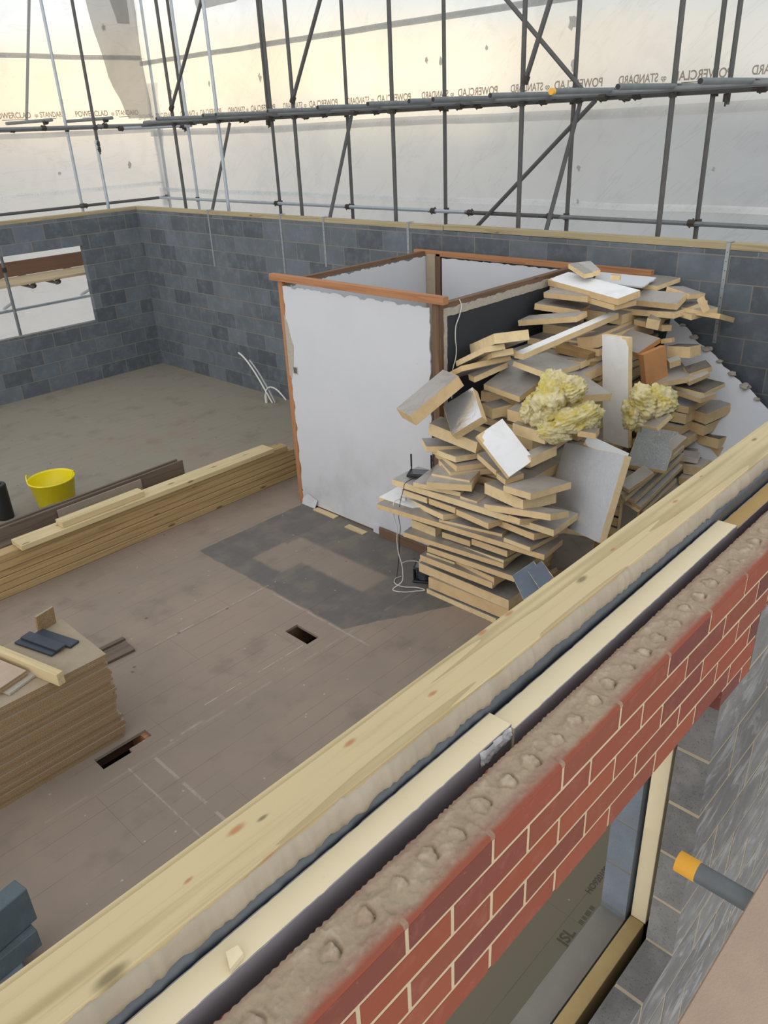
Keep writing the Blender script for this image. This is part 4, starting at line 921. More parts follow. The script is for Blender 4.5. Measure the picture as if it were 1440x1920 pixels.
# the heap of insulation boards: centre, rotation, size, facing, core, label
PILE = [
 ([4.547,2.829,0.007],[-89.5,-0.5,0.1],[0.721,0.6,0.077],'foil_grey','tan','thick tan foam board,bottom board in stack by reel'),
 ([4.547,2.765,0.121],[-88.3,-0.1,-0.4],[0.8,0.6,0.103],'foil_grey','tan','thick tan foam board,second from floor in stack by reel'),
 ([4.429,2.823,0.213],[-90.5,-0.7,0.2],[0.933,0.33,0.086],'foil_grey','tan','thick tan foam board with stained right corner,third from floor in stack by reel'),
 ([4.475,2.873,0.347],[-87.6,0.2,-0.1],[0.721,0.5,0.055],'foil_grey','tan','thinner tan foam board,fourth from floor in stack by reel'),
 ([4.434,2.685,0.372],[-95.6,-1.6,-1.5],[0.416,0.33,0.069],'foil_grey','tan','short thick foam offcut in the right half in stack by reel'),
 ([4.459,3.059,0.376],[-85.5,-0.1,0.1],[0.282,0.4,0.039],'foil_grey','tan','thin foam offcut left of the short thick one in stack by reel'),
 ([4.482,2.743,0.467],[-86.1,-0.3,0.3],[0.822,0.5,0.048],'foil_grey','tan','long tan foam board just above the short thick offcut in stack by reel'),
 ([4.461,2.915,0.545],[-84.3,-0.3,0.1],[0.953,0.5,0.041],'foil_grey','tan','long thin foam board sticking out left,below the thick cream block in stack by reel'),
 ([4.446,2.92,0.533],[-91.3,-3.7,-3.0],[1.006,0.33,0.036],'foil_grey','tan','long thin foam board directly under the thick cream block in stack by reel'),
 ([4.311,3.232,0.59],[-90.8,-1.1,-1.5],[0.261,0.078,0.091],'foil_grey','tan','thick cream foam block at left end in stack by reel'),
 ([4.49,2.919,0.6],[-85.8,-0.3,0.1],[0.271,0.4,0.05],'foil_grey','tan','tan foam offcut right of the thick cream block in stack by reel'),
 ([4.439,2.56,0.642],[-91.5,-2.7,-2.3],[0.345,0.33,0.052],'foil_grey','tan','tan foam offcut at right end,two right of the cream block in stack by reel'),
 ([4.31,2.837,0.759],[-85.8,-0.9,0.4],[1.568,0.275,0.043],'foil_grey','tan','longest foam board poking far out to the left in stack by reel'),
 ([4.392,3.373,0.754],[-87.5,0.2,1.4],[0.62,0.33,0.045],'foil_white','tan','brownish foam board with torn white foil at far left in stack by reel'),
 ([4.406,3.14,0.767],[-108.2,-8.4,-10.1],[0.559,0.33,0.043],'foil_grey','tan','grey-topped foam offcut slanting out below the router board'),
 ([4.436,3.312,0.871],[-90.4,-0.8,0.4],[0.27,0.35,0.051],'foil_grey','tan','foam offcut tucked under left end of the router board'),
 ([4.416,3.004,0.884],[-90.3,0.1,-0.1],[0.271,0.35,0.05],'foil_grey','tan','foam offcut under middle of the router board'),
 ([4.355,2.64,0.89],[-100.5,-3.1,-1.8],[0.364,0.33,0.046],'foil_grey','tan','short foam offcut jutting forward right of centre of the stack'),
 ([4.422,2.283,0.871],[-103.2,-6.3,-6.8],[0.394,0.33,0.048],'foil_grey','tan','tan foam offcut near right end under the long router board'),
 ([4.374,2.257,0.805],[-94.7,-2.8,-1.1],[0.249,0.33,0.033],'foil_grey','tan','thin foam board at right end resting on the longest board'),
 ([4.423,2.747,0.788],[-80.7,-1.5,0.9],[0.55,0.4,0.037],'foil_grey','tan','thin darker foam board lying on the longest board of the stack'),
 ([4.406,2.765,0.963],[-89.3,-1.1,0.3],[1.54,0.33,0.052],'foil_grey','tan','long foam board carrying the black router at its left end'),
 ([4.377,2.994,1.085],[-63.2,-0.9,0.3],[0.354,0.35,0.053],'foil_grey','tan','foam board lying on router board,right of the router'),
 ([4.446,3.106,1.011],[-78.8,-0.4,1.0],[0.424,0.4,0.039],'foil_grey','tan','foam board wedged between router board and the one right of the router'),
 ([4.337,2.773,0.99],[-85.3,1.9,3.7],[0.156,0.125,0.041],'foil_grey','tan','grey-faced foam offcut in the middle of the router board'),
 ([4.454,2.997,1.111],[-76.8,-0.1,2.5],[0.327,0.33,0.049],'foil_grey','tan','grey-topped foam offcut,lowest of the fanned pile above the router board'),
 ([4.534,3.006,1.124],[-121.7,-0.5,-1.9],[0.291,0.348,0.047],'foil_grey','tan','foam board turned corner-on,second of the fanned pile above the router'),
 ([4.602,3.066,1.148],[-116.6,-4.5,-3.6],[0.424,0.33,0.046],'foil_grey','tan','foam board turned corner-on,third of the fanned pile'),
 ([4.617,3.113,1.192],[-107.7,-7.0,-4.1],[0.347,0.33,0.046],'foil_grey','tan','foam board turned corner-on,fourth of the fanned pile'),
 ([4.611,3.293,1.217],[-128.3,-1.1,-4.7],[0.204,0.33,0.046],'foil_grey','tan','foam board with silver-grey top at left edge of the fanned pile'),
 ([4.438,2.416,1.1],[-108.5,-5.9,-2.3],[0.48,0.298,0.086],'foil_grey','tan','thick tan foam block with curved crack,right of the router board'),
 ([4.428,2.258,1.195],[-99.0,-5.9,-5.9],[0.267,0.425,0.049],'foil_grey','tan','grey-topped foam board on top of the cracked thick block'),
 ([4.289,2.265,1.057],[-99.8,-14.0,-10.3],[0.672,0.181,0.046],'foil_grey','tan','foam board projecting right,just below the cracked thick block'),
 ([4.474,2.179,0.946],[-110.8,-11.7,-11.6],[0.147,0.606,0.044],'foil_grey','tan','long narrow foam board projecting furthest right below cracked block'),
 ([4.586,3.122,1.353],[-81.6,10.4,1.5],[0.446,0.172,0.097],'foil_grey','tan','thick orange foam slab sloping down to right at left of heap'),
 ([4.434,3.279,1.675],[-112.3,-3.0,29.7],[0.25,0.49,0.099],'foil_grey','tan','thick orange foam slab rearing up at far left of heap'),
 ([4.567,3.036,1.554],[-126.2,29.8,40.9],[0.306,0.281,0.08],'foil_mirror','tan','foam block with crinkled shiny foil face tilted towards the camera'),
 ([4.447,2.566,1.413],[-86.8,42.6,24.9],[0.388,0.253,0.041],'foil_white','tan','white-faced foam board with chewed top corner leaning at centre of heap'),
 ([4.858,2.943,1.53],[-109.4,3.7,0.9],[0.144,0.184,0.085],'foil_grey','tan','foam block with dark foil patch,right of crinkled foil block'),
 ([4.957,2.641,1.561],[-90.5,1.8,6.0],[0.254,0.4,0.094],'foil_grey','tan','tan foam board under left side of the yellow wool'),
 ([4.771,2.527,1.466],[-91.9,1.5,2.3],[0.299,0.15,0.092],'foil_grey','tan','thick foam board below the yellow wool at centre'),
 ([4.668,2.403,1.335],[-101.5,2.6,5.6],[0.088,0.264,0.082],'foil_grey','tan','foam block right of the white-faced leaning board'),
 ([4.856,2.119,1.521],[-76.6,0.9,8.2],[0.135,0.086,0.047],'foil_grey','tan','small pale foam block left of foot of tall white strip'),
 ([4.593,2.68,1.247],[-110.9,8.7,3.6],[0.27,0.3,0.045],'foil_grey','tan','brown-edged foam board under left side of the white-faced board'),
 ([4.45,2.513,1.206],[-107.6,7.9,3.9],[0.11,0.168,0.045],'foil_grey','tan','foam offcut under lower tip of the white-faced board'),
 ([5.049,3.082,2.004],[-124.8,-20.8,1.5],[0.65,0.274,0.077],'foil_grey','tan','thick tan foam board,topmost of the upper left fan against charcoal wall'),
 ([4.896,3.149,1.921],[-115.8,-25.0,1.5],[0.554,0.175,0.044],'foil_grey','tan','tan foam board,second of the upper left fan'),
 ([5.022,3.118,1.874],[-125.2,-23.2,3.8],[0.545,0.177,0.049],'foil_grey','tan','brown-ended foam board,third of the upper left fan'),
 ([4.947,3.22,1.795],[-120.8,-24.7,5.5],[0.459,0.424,0.042],'foil_grey','tan','long foam board sticking out furthest left in the upper left fan'),
 ([4.933,3.089,1.797],[-107.2,3.6,11.7],[0.08,0.328,0.048],'foil_grey','tan','foam board,lowest of the upper left fan'),
 ([5.05,2.9,1.71],[-90.3,6.3,13.7],[0.348,0.383,0.049],'foil_grey','tan','silver-grey foil-faced board at centre left of heap,below the long strip'),
 ([5.3,2.778,1.808],[-87.5,9.7,-5.6],[0.323,0.521,0.044],'foil_grey','tan','silver foil-faced board behind and right of the centre left one'),
 ([5.599,2.775,1.994],[-96.1,-1.2,4.6],[0.09,1.238,0.046],'foil_bright','tan','long narrow foam strip with bright foil top sloping up to right'),
 ([6.145,2.732,1.888],[-91.5,-12.7,1.5],[0.19,0.606,0.098],'foil_grey','tan','thick orange foam block behind the bright strip'),
 ([6.117,2.885,1.83],[-84.7,-0.2,-2.2],[0.291,0.4,0.042],'foil_grey','tan','foam board left of head of the tall white strip'),
 ([5.902,2.814,1.803],[-86.6,6.0,-2.3],[0.304,0.4,0.051],'none','rough','rough brown foam board curving towards the tall white strip'),
 ([5.814,2.655,1.677],[-123.0,56.3,-34.0],[0.224,0.117,0.05],'none','rough','rough brown foam strip hanging down beside the tall white strip'),
 ([5.234,2.446,1.705],[-116.0,6.6,-6.0],[0.447,0.307,0.058],'foil_grey','tan','grey-faced foam board right of the yellow wool'),
 ([4.995,2.225,1.573],[-95.0,-12.4,-4.5],[0.074,0.297,0.06],'foil_grey','tan','orange-edged foam board below the grey-faced one by the tall strip'),
 ([6.228,2.952,2.248],[-110.5,1.4,10.1],[0.939,0.236,0.057],'foil_white','tan','long bright white foil-faced board near top of heap'),
 ([6.234,2.958,2.179],[-110.6,1.2,3.2],[0.876,0.23,0.045],'foil_grey','tan','foam board directly under the long bright white one'),
 ([6.401,2.405,2.176],[-94.5,-1.7,23.5],[0.396,0.161,0.055],'foil_grey','tan','grey foil-faced board at top of heap,right of the bright white one'),
 ([6.586,2.477,2.07],[-106.5,-5.8,6.2],[0.653,0.4,0.052],'foil_grey','tan','long foam board under the grey foil-faced top board'),
 ([6.551,2.142,2.079],[-107.8,3.3,3.7],[0.175,0.3,0.046],'foil_grey','tan','short foam piece at right end under the grey top board'),
 ([6.652,2.081,2.036],[-85.7,3.6,-15.5],[0.32,0.457,0.042],'foil_grey','tan','foam board projecting furthest right near the steel strap'),
 ([6.581,2.269,2.217],[-109.3,5.5,-5.9],[0.251,0.191,0.043],'foil_grey','tan','pale foam board on the right shoulder,bent over at its end'),
 ([6.39,2.026,2.179],[-79.6,58.9,0.7],[0.119,0.076,0.04],'none','tan','snapped end of pale foam board hanging down at right shoulder'),
 ([6.322,3.126,2.367],[-119.5,9.3,4.3],[0.29,0.09,0.042],'foil_grey','tan','foam piece at very top under the small tilted block'),
 ([6.422,3.103,2.366],[-128.3,9.9,1.6],[0.242,0.114,0.052],'foil_grey','tan','small tilted grey-topped block,highest piece of the heap'),
 ([6.31,2.778,2.34],[-75.0,0.4,3.7],[0.079,0.039,0.041],'foil_grey','tan','tiny cream foam block on white board at top of heap'),
 ([6.699,2.659,2.252],[-97.1,-0.2,3.6],[0.389,0.35,0.038],'foil_grey','tan','foam board at back of top,behind the grey foil-faced one'),
 ([6.152,3.106,2.189],[-94.3,-1.8,6.6],[0.458,0.18,0.048],'foil_grey','tan','foam board end sticking out left under the bright white board'),
 ([6.197,3.213,2.062],[-77.0,4.2,-1.0],[0.418,0.3,0.052],'foil_grey','tan','foam board with silver-tipped end sticking out left,in the middle of three'),
 ([5.87,3.11,2.031],[-85.7,-9.8,1.9],[0.558,0.2,0.048],'foil_grey','tan','narrow foam strip sticking out furthest left above the fan'),
 ([6.367,3.107,1.981],[-158.3,31.1,-6.7],[0.229,0.054,0.037],'none','tan','short pale foam stick leaning under the bright white board'),
 ([6.442,3.02,1.968],[-164.0,24.1,-6.1],[0.219,0.103,0.046],'foil_grey','tan','short foam piece leaning right of the pale stick'),
 ([6.391,2.413,2.004],[-77.4,8.1,8.3],[0.108,0.2,0.084],'foil_grey','tan','small thick foam offcut in the upper right of heap'),
 ([6.405,2.334,1.949],[-115.8,-1.8,-4.1],[0.064,0.093,0.052],'foil_grey','tan','foam offcut touching right side of the small thick one'),
 ([6.516,2.503,1.979],[-108.5,-0.9,6.6],[0.135,0.3,0.047],'foil_grey','tan','foam offcut touching left side of the small thick one'),
 ([6.391,2.139,1.78],[-97.5,-8.6,-3.8],[0.215,0.162,0.093],'debris','tan','thick foam block with dirty top right of the orange upright one'),
 ([6.346,2.269,1.859],[-87.5,-15.0,-4.6],[0.095,0.057,0.038],'foil_grey','tan','pale foam piece lying above dirty-topped block'),
 ([6.061,2.237,1.712],[-63.0,78.9,42.7],[0.27,0.254,0.055],'none','orange','upright bare orange foam slab facing camera,right of tall white strip'),
 ([6.098,2.444,1.863],[-100.4,4.7,15.7],[0.3,0.285,0.043],'foil_grey','orange','foam board capping the upright orange slab'),
 ([6.262,2.198,1.595],[-136.1,4.9,7.6],[0.347,0.333,0.047],'foil_grey','tan','foil-faced foam board right of the upright orange slab'),
 ([6.263,2.157,1.711],[-126.9,17.8,17.2],[0.06,0.095,0.062],'foil_grey','tan','small foam offcut with black-streaked top'),
 ([6.362,1.989,1.655],[-130.4,13.0,16.5],[0.119,0.192,0.044],'debris','tan','foam board with dark crusty top,upper one at right slope'),
 ([6.303,1.968,1.608],[-119.4,14.9,18.4],[0.089,0.186,0.043],'foil_grey','tan','foam board under the dark crusty-topped one'),
 ([6.369,1.956,1.511],[-102.0,-0.3,6.3],[0.29,0.28,0.035],'debris','tan','foam board with dark moss-like debris,lower one at right slope'),
 ([6.281,1.958,1.468],[-107.7,0.2,2.9],[0.297,0.177,0.041],'foil_grey','tan','foam board just above the neat four-block stack on the right'),
 ([6.51,1.942,1.271],[-107.3,1.0,7.1],[0.294,0.293,0.096],'foil_grey','tan','top one of the four thick blocks piled at right of heap'),
 ([6.545,1.966,1.159],[-101.6,1.7,2.7],[0.313,0.375,0.093],'foil_grey','tan','second from top of the four thick blocks piled at right of heap'),
 ([6.574,1.829,1.028],[-100.0,-2.5,-3.5],[0.277,0.379,0.086],'debris','tan','third from top,black-crusted,of the four thick blocks piled at right of heap'),
 ([6.56,1.825,0.963],[-106.5,0.4,2.8],[0.315,0.291,0.088],'foil_grey','tan','lowest of the four thick blocks piled at right of heap'),
 ([6.11,1.84,0.984],[-74.8,1.2,5.8],[0.133,0.123,0.046],'foil_grey','white','small whitish block below the four thick blocks'),
 ([6.117,1.779,0.907],[-91.7,-4.9,5.9],[0.165,0.161,0.088],'foil_grey','tan','foam block under the small whitish block'),
 ([6.028,1.817,0.814],[-85.9,-6.5,3.6],[0.098,0.093,0.064],'foil_grey','tan','foam block lowest behind the near wall plate,right side'),
 ([4.735,2.054,1.122],[-179.1,64.5,38.1],[0.617,0.973,0.05],'foil_silver','tan','large silver foil-faced board leaning at front right of heap'),
 ([5.161,2.13,1.274],[-68.8,20.9,18.4],[0.342,0.129,0.04],'foil_bright','tan','board with bright creased foil behind top of the large silver one'),
 ([5.73,2.371,1.555],[-98.3,83.7,100.6],[0.904,0.3,0.04],'foil_bright','tan','tall bright white foil-faced strip standing at centre of heap'),
 ([5.617,1.961,1.181],[-164.2,20.1,-2.0],[0.476,0.304,0.031],'foil_creased','tan','creased silver board tilted towards camera right of the large one'),
 ([5.438,1.868,1.492],[-201.4,33.5,11.3],[0.155,0.166,0.035],'foil_grey','tan','small silver board tucked above the creased silver board'),
 ([5.256,1.903,1.06],[-102.8,9.5,17.0],[0.106,0.272,0.038],'foil_grey','tan','grey foam board sliding down below the creased silver board'),
 ([5.478,1.895,1.106],[-98.7,6.4,20.8],[0.085,0.794,0.04],'foil_grey','tan','topmost of the long boards fanned on edge right of the large silver one'),
 ([5.468,1.888,1.06],[-98.7,6.2,20.2],[0.085,0.722,0.04],'foil_grey','tan','second of the long boards fanned on edge right of the large silver one'),
 ([5.531,1.874,0.996],[-96.6,6.5,20.2],[0.084,0.643,0.041],'foil_grey','tan','third of the long boards fanned on edge right of the large silver one'),
 ([5.537,1.849,0.923],[-94.7,6.6,19.7],[0.083,0.578,0.041],'foil_grey','tan','fourth of the long boards fanned on edge right of the large silver one'),
 ([5.558,1.866,0.835],[-95.3,6.2,18.0],[0.085,0.454,0.041],'foil_grey','tan','lowest of the long boards fanned on edge right of the large silver one'),
 ([5.327,2.036,0.682],[-151.3,110.1,1.3],[0.367,0.021,0.04],'none','tan','thin upright board edge beside the large silver board'),
 ([5.325,1.95,0.647],[-150.9,113.7,39.2],[0.388,0.14,0.03],'foil_grey','tan','dull grey board standing behind thin upright edge'),
 ([5.056,2.29,0.371],[-145.4,117.0,8.5],[0.557,0.313,0.05],'foil_grey','tan','dull silver board upright in shade below the projecting boards'),
 ([4.058,2.048,0.654],[-128.2,5.3,36.6],[0.283,0.192,0.027],'foil_blue','white','blue-grey faced offcut propped against right corner of lower stack'),
 ([4.01,1.923,0.77],[-128.0,-1.4,36.9],[0.246,0.121,0.03],'foil_blue','tan','second blue-grey offcut overlapping the propped one'),
]
def foam(name, a, b2, bump=.3, strong=0):
    m, t = mat(name); v = oc(t); r = t.n('ObjectInfo').outputs['Random']
    c = t.mix(r, a, b2)
    n1 = t.noise(v, 9, 4, .6); n2 = t.noise(v, 60, 4, .7)
    c = t.mix(t.m('MULTIPLY', t.ss(n1, .42, .7), .35), c, tuple(x * .72 for x in a))
    c = t.mix(t.m('MULTIPLY', t.ss(n2, .62, .72), .3 + strong), c, tuple(x * .4 for x in a))
    finish(t, c, .92, t.noise(v, 90, 5, .75), bump, .004); return m
CORE = dict(tan=foam('aged_foam_core', lin(222, 190, 142), lin(236, 212, 166)), orange=foam('orange_foam_core', lin(198, 142, 92), lin(206, 152, 100)),
            white=foam('pale_foam_core', lin(222, 212, 196), lin(228, 220, 206)), rough=foam('rough_foam_core', lin(158, 128, 84), lin(168, 138, 92), 1.0, .35))
def foil(name, a, b2, metal, rough, wr=.3, crease=0.0, dirt=.3, dirtc=(.12, .11, .10), wsc=14):
    m, t = mat(name); v = oc(t); r = t.n('ObjectInfo').outputs['Random']
    c = t.mix(r, a, b2); n1 = t.noise(v, 5, 5, .65, .6)
    c = t.mix(t.m('MULTIPLY', t.ss(n1, .45, .72), dirt), c, dirtc)
    h = t.noise(v, wsc, 4, .6, 1.0)
    if crease:
        vo = t.n('TexVoronoi', {'Vector': t.v('MULTIPLY', t.v('ADD', v, t.n('CombineXYZ', {0: t.noise(v, 12, 3)}).outputs[0]), (26, 7, 10)), 'Scale': 1.0}, feature='DISTANCE_TO_EDGE').outputs['Distance']
        h = t.m('ADD', h, t.m('MULTIPLY', t.ss(vo, 0.0, .12), -crease))
        c = t.mix(t.m('MULTIPLY', t.m('SUBTRACT', 1.0, t.ss(vo, .0, .03)), .5), c, (.85, .86, .87))
    finish(t, c, t.m('ADD', rough, t.m('MULTIPLY', n1, .25)), h, wr, .006, metal); return m
FACE = dict(foil_grey=foil('dusty_foil_facing', lin(166, 160, 152), lin(196, 193, 190), .35, .32, .3, 0, .4, lin(122, 114, 104)),
            foil_white=foil('white_foil_facing', lin(250, 251, 252), lin(244, 246, 248), .0, .35, .15, 0, .12, lin(120, 112, 96)),
            foil_bright=foil('bright_foil_facing', lin(252, 253, 254), lin(248, 250, 251), .0, .22, .3, 0, .12, lin(160, 152, 136), 18),
            foil_mirror=foil('mirror_foil_facing', lin(220, 224, 228), lin(228, 230, 234), .9, .12, .7, 0, .2, lin(130, 120, 104), 7),
            foil_silver=foil('silver_foil_facing', lin(202, 206, 214), lin(208, 212, 220), .3, .3, .5, .25, .15, lin(150, 150, 148), 22),
            foil_creased=foil('creased_foil_facing', lin(166, 171, 172), lin(174, 178, 178), .4, .25, .6, .5, .2, lin(120, 118, 110)),
            foil_blue=foil('blue_grey_facing', lin(96, 108, 124), lin(106, 118, 132), .2, .5, .2, 0, .3, lin(150, 150, 148)),
            debris=foil('crusted_facing', lin(128, 122, 112), lin(120, 114, 104), .1, .8, 1.0, 0, .95, lin(38, 38, 32), 50))
def outline(L, Wd, seed, amp=.0022, nib=True):
    pts = []; st = .035
    def seg(a, b, k):
        n = max(2, int((Vector(b) - Vector(a)).length / st)); d_ = Vector((b[0] - a[0], b[1] - a[1], 0)).normalized(); nn = Vector((d_.y, -d_.x, 0))
        for i in range(n):
            p = Vector((*a, 0)).lerp(Vector((*b, 0)), i / n) + nn * (amp * noise.noise((i * 1.3, seed, k)) * (1 if i else .3)); pts.append((p.x, p.y))
    C_ = [(-L / 2, -Wd / 2), (L / 2, -Wd / 2), (L / 2, Wd / 2), (-L / 2, Wd / 2)]
    for k in range(4): seg(C_[k], C_[(k + 1) % 4], k)
    return pts
def prism(pts, z0, z1, jit=0.0):
    mb = MB(); n = len(pts); j = lambda: random.uniform(-jit, jit)
    mb.add([(x, y, z0 + j()) for x, y in pts] + [(x, y, z1 + j()) for x, y in pts], [tuple(range(n))[::-1], tuple(range(n, 2 * n))] + [(i, (i + 1) % n, n + (i + 1) % n, n + i) for i in range(n)])
    return mb
def foam_board(c, rot, dims, face, core, lab, group=None, i=0):
    L, Wd, T = dims; pts = outline(L, Wd, i * 1.7, .0022 if core != 'rough' else .008)
    mb = prism(pts, -T / 2 + .0008, T / 2 - .0008, .0006)
    o = mb.obj('insulation_board', CORE[core], loc=c); o.rotation_euler = [math.radians(rot[2]), math.radians(rot[1]), math.radians(rot[0])]
    tag(o, lab, 'insulation board', group)
    if face != 'none':
        rr = random.Random(i); cut = [(x * (1 - .004 / L) , y * (1 - .004 / Wd)) for x, y in outline(L, Wd, i * 3.1, .004)]
        if face in ('foil_white', 'foil_bright'):                     # torn corner
            k = rr.choice([0, 3]); cx, cy = [(-1, -1), (1, -1), (1, 1), (-1, 1)][k]; R_ = min(.045, Wd * .2)
            cut = [(x, y) if math.hypot(x - cx * L / 2, y - cy * Wd / 2) > R_ else (x - cx * R_ * rr.uniform(.2, .7), y - cy * R_ * rr.uniform(.2, .7)) for x, y in cut]
        f = prism(cut, T / 2 - .0008, T / 2 + .0006, .0003).obj('foil_facing', FACE[face], o)
        b_ = prism(pts, -T / 2 - .0002, -T / 2 + .0008).obj('foil_facing', FACE['foil_grey'], o)
    return o
for i, (c, rot, dims, face, core, lab) in enumerate(PILE): foam_board(c, rot, dims, face, core, lab, None, i)

# boards buried inside the heap that show in the gaps
rq = random.Random(11); n = 0
def fill(x0, x1, y0, y1, z, t_):
    global n
    cx, cy = (x0 + x1) / 2, (y0 + y1) / 2
    foam_board((cx + rq.uniform(-.02, .02), cy + rq.uniform(-.02, .02), z + t_ / 2), (rq.uniform(-5, 5), rq.uniform(-1.2, 1.2), rq.uniform(-1.2, 1.2)), (x1 - x0, y1 - y0, t_ - .012),
               'foil_grey', 'tan', 'tan foam board buried in the heap, only an edge showing in a gap', 'foam boards buried in the heap', 300 + n); n += 1
z = 0.0
while z < 2.0:
    t_ = rq.choice([.07, .09, .10]); zt = z + t_
    xb = 4.68 if zt < 1.0 else (4.55 + (zt - 1.0) * .95 if zt < 1.6 else 5.15 + (zt - 1.6) * 2.5)
    if xb < 6.5:
        xs = xb + rq.uniform(0, .08)
        while xs < 6.62:
            xe = min(6.78, xs + rq.uniform(.7, 1.1))
            if 6.78 - xe < .25: xe = 6.78
            fill(xs, xe, 2.42 + rq.uniform(0, .08) + (0.15 if zt > 1.2 else 0), 3.36 - rq.uniform(0, .05), z, t_); xs = xe + .02
    if zt < .78: fill(5.35 + rq.uniform(0, .1), 6.75, 1.55 + rq.uniform(0, .1), 2.36, z, t_)
    elif zt < 1.45: fill(6.0 + (zt - .78) * .35, 6.76, 1.85 + rq.uniform(0, .1) + (zt - .78) * .15, 2.36, z, t_)
    z = zt

# mineral wool clumps
m, t = mat('glass_wool'); M_WOOL = m; v = oc(t); n1 = t.noise(v, 7, 4, .6, .5); n2 = t.noise(t.v('MULTIPLY', v, (10, 10, 40)), 1.0, 4, .7, 1.0)
c_ = t.mix(t.ss(n1, .42, .62), lin(238, 226, 178), lin(222, 202, 104)); c_ = t.mix(t.m('MULTIPLY', t.ss(n2, .45, .7), .6), c_, lin(244, 236, 204))
c_ = t.mix(t.m('MULTIPLY', t.ss(t.noise(v, 16, 4, .7), .58, .7), .45), c_, lin(120, 108, 66))
finish(t, c_, 1.0, t.noise(v, 70, 5, .8, .6), .9, .01)
def wool(lab, parts, seed):
    bm = bmesh.new()
    for (c, r, rot) in parts:
        tmp = bmesh.new(); bmesh.ops.create_icosphere(tmp, subdivisions=5, radius=1)
        E_ = Euler([math.radians(q) for q in rot]).to_matrix()
        for vtx in tmp.verts:
            d_ = vtx.co.normalized()
            k = 1 + .30 * noise.fractal(d_ * 1.6 + Vector((seed, 0, 0)), .8, 2.2, 4) + .10 * abs(noise.noise(d_ * 6 + Vector((seed, 3, 0))))
            k += .05 * math.sin(d_.z * 26 + 3 * noise.noise(d_ * 3))      # layered fibres
            k += .05 * noise.noise(d_ * 22)
            dd = Vector((max(-.86, min(.86, d_.x)) * r[0], max(-.86, min(.86, d_.y)) * r[1], d_.z * r[2])) * k
            vtx.co = E_ @ dd + Vector(c)
        me_ = bpy.data.meshes.new('t'); tmp.to_mesh(me_); bm.from_mesh(me_); bpy.data.meshes.remove(me_); tmp.free(); seed += 7
    me = bpy.data.meshes.new('glass_wool'); bm.to_mesh(me); bm.free(); me.shade_smooth(); me.materials.append(M_WOOL)
    o = link(bpy.data.objects.new('glass_wool', me)); tag(o, lab, 'insulation'); return o
wool('big clump of yellow and cream mineral wool at centre of heap', [((4.86, 2.44, 1.74), (.20, .13, .13), (20, -30, 20)), ((4.93, 2.33, 1.79), (.14, .11, .09), (-20, 20, 50)), ((4.77, 2.57, 1.64), (.08, .06, .11), (10, 20, 0)), ((4.79, 2.45, 1.62), (.10, .09, .15), (25, -20, 30))], 1)
wool('lower clump of yellow mineral wool spilling under the big one', [((4.84, 2.24, 1.60), (.17, .10, .09), (0, -25, -60)), ((4.74, 2.34, 1.51), (.13, .09, .07), (10, 10, -40)), ((4.92, 2.15, 1.62), (.10, .08, .09), (0, 30, 0))], 30)
wool('shadowed clump of mineral wool right of the tall white strip', [((5.50, 2.02, 1.60), (.14, .12, .12), (10, 0, 30)), ((5.56, 1.90, 1.60), (.12, .10, .13), (-30, 10, 0)), ((5.46, 2.07, 1.49), (.11, .09, .12), (0, 20, 60))], 60)

# white plasterboard leaning against the back wall at the right of the heap
mb = MB(); po = [(0, 0), (1.35, 0)]
rr = random.Random(4)
edge_pts = []
A0, A1 = (6.86, 2.36, 1.82), (6.42, 1.42, 1.10)
def quad_sheet(name, lab, P, th, m, rag=.02, cat='plasterboard', n_=22, seed=1):
    """P: four 3D corners; first edge is torn"""
    P = [Vector(p) for p in P]; nrm = (P[1] - P[0]).cross(P[3] - P[0]).normalized(); loop = []
    for k in range(4):
        a, b_ = P[k], P[(k + 1) % 4]; q = n_ if k == 0 else 6
        inn = nrm.cross(b_ - a).normalized()
        for i in range(q):
            p = a.lerp(b_, i / q)
            if k == 0: p = p + inn * (rag * (noise.fractal((i * .45, seed, 0), .8, 2.2, 3)))
            loop.append(p)
    n2_ = len(loop); mb = MB(); mb.add([p for p in loop] + [p + nrm * th for p in loop], [tuple(range(n2_)), tuple(range(n2_, 2 * n2_))[::-1]] + [(i, (i + 1) % n2_, n2_ + (i + 1) % n2_, n2_ + i) for i in range(n2_)])
    o = mb.obj(name, m); tag(o, lab, cat); return o
quad_sheet('plasterboard_sheet', 'white plasterboard sheet with broken edge leaning on back wall right of heap', [(6.88, 2.50, 1.95), (6.74, 1.38, 1.22), (6.32, 1.28, .72), (6.36, 2.40, 1.08)], .0125, M_PB, .035)
quad_sheet('plasterboard_sheet', 'broken white plasterboard piece lying at top of heap below the back wall timber', [(6.62, 2.56, 2.31), (6.38, 2.56, 2.27), (6.36, 3.02, 2.27), (6.62, 3.12, 2.31)], .0125, M_PB, .02, seed=5)
for k_ in range(7):
    y_ = 2.38 - k_ * .13; z_ = 1.95 - .652 * (2.5 - y_)
    mb = MB(); bm_ = bmesh.new(); bmesh.ops.create_icosphere(bm_, subdivisions=3, radius=.026 + .010 * (k_ % 3))
    for v_ in bm_.verts: v_.co *= 1 + .6 * noise.noise(v_.co * 30 + Vector((k_, 0, 0))); v_.co.z *= .5
    mb.add([v_.co.copy() for v_ in bm_.verts], [[q_.index for q_ in f_.verts] for f_ in bm_.faces]); bm_.free()
    o = mb.obj('mortar_lump', M_GYP, loc=(6.87 - .018 * k_, y_, z_)); tag(o, 'crumbly grey mortar lump caught on broken edge of the leaning plasterboard', 'rubble', 'mortar lumps on the plasterboard edge')

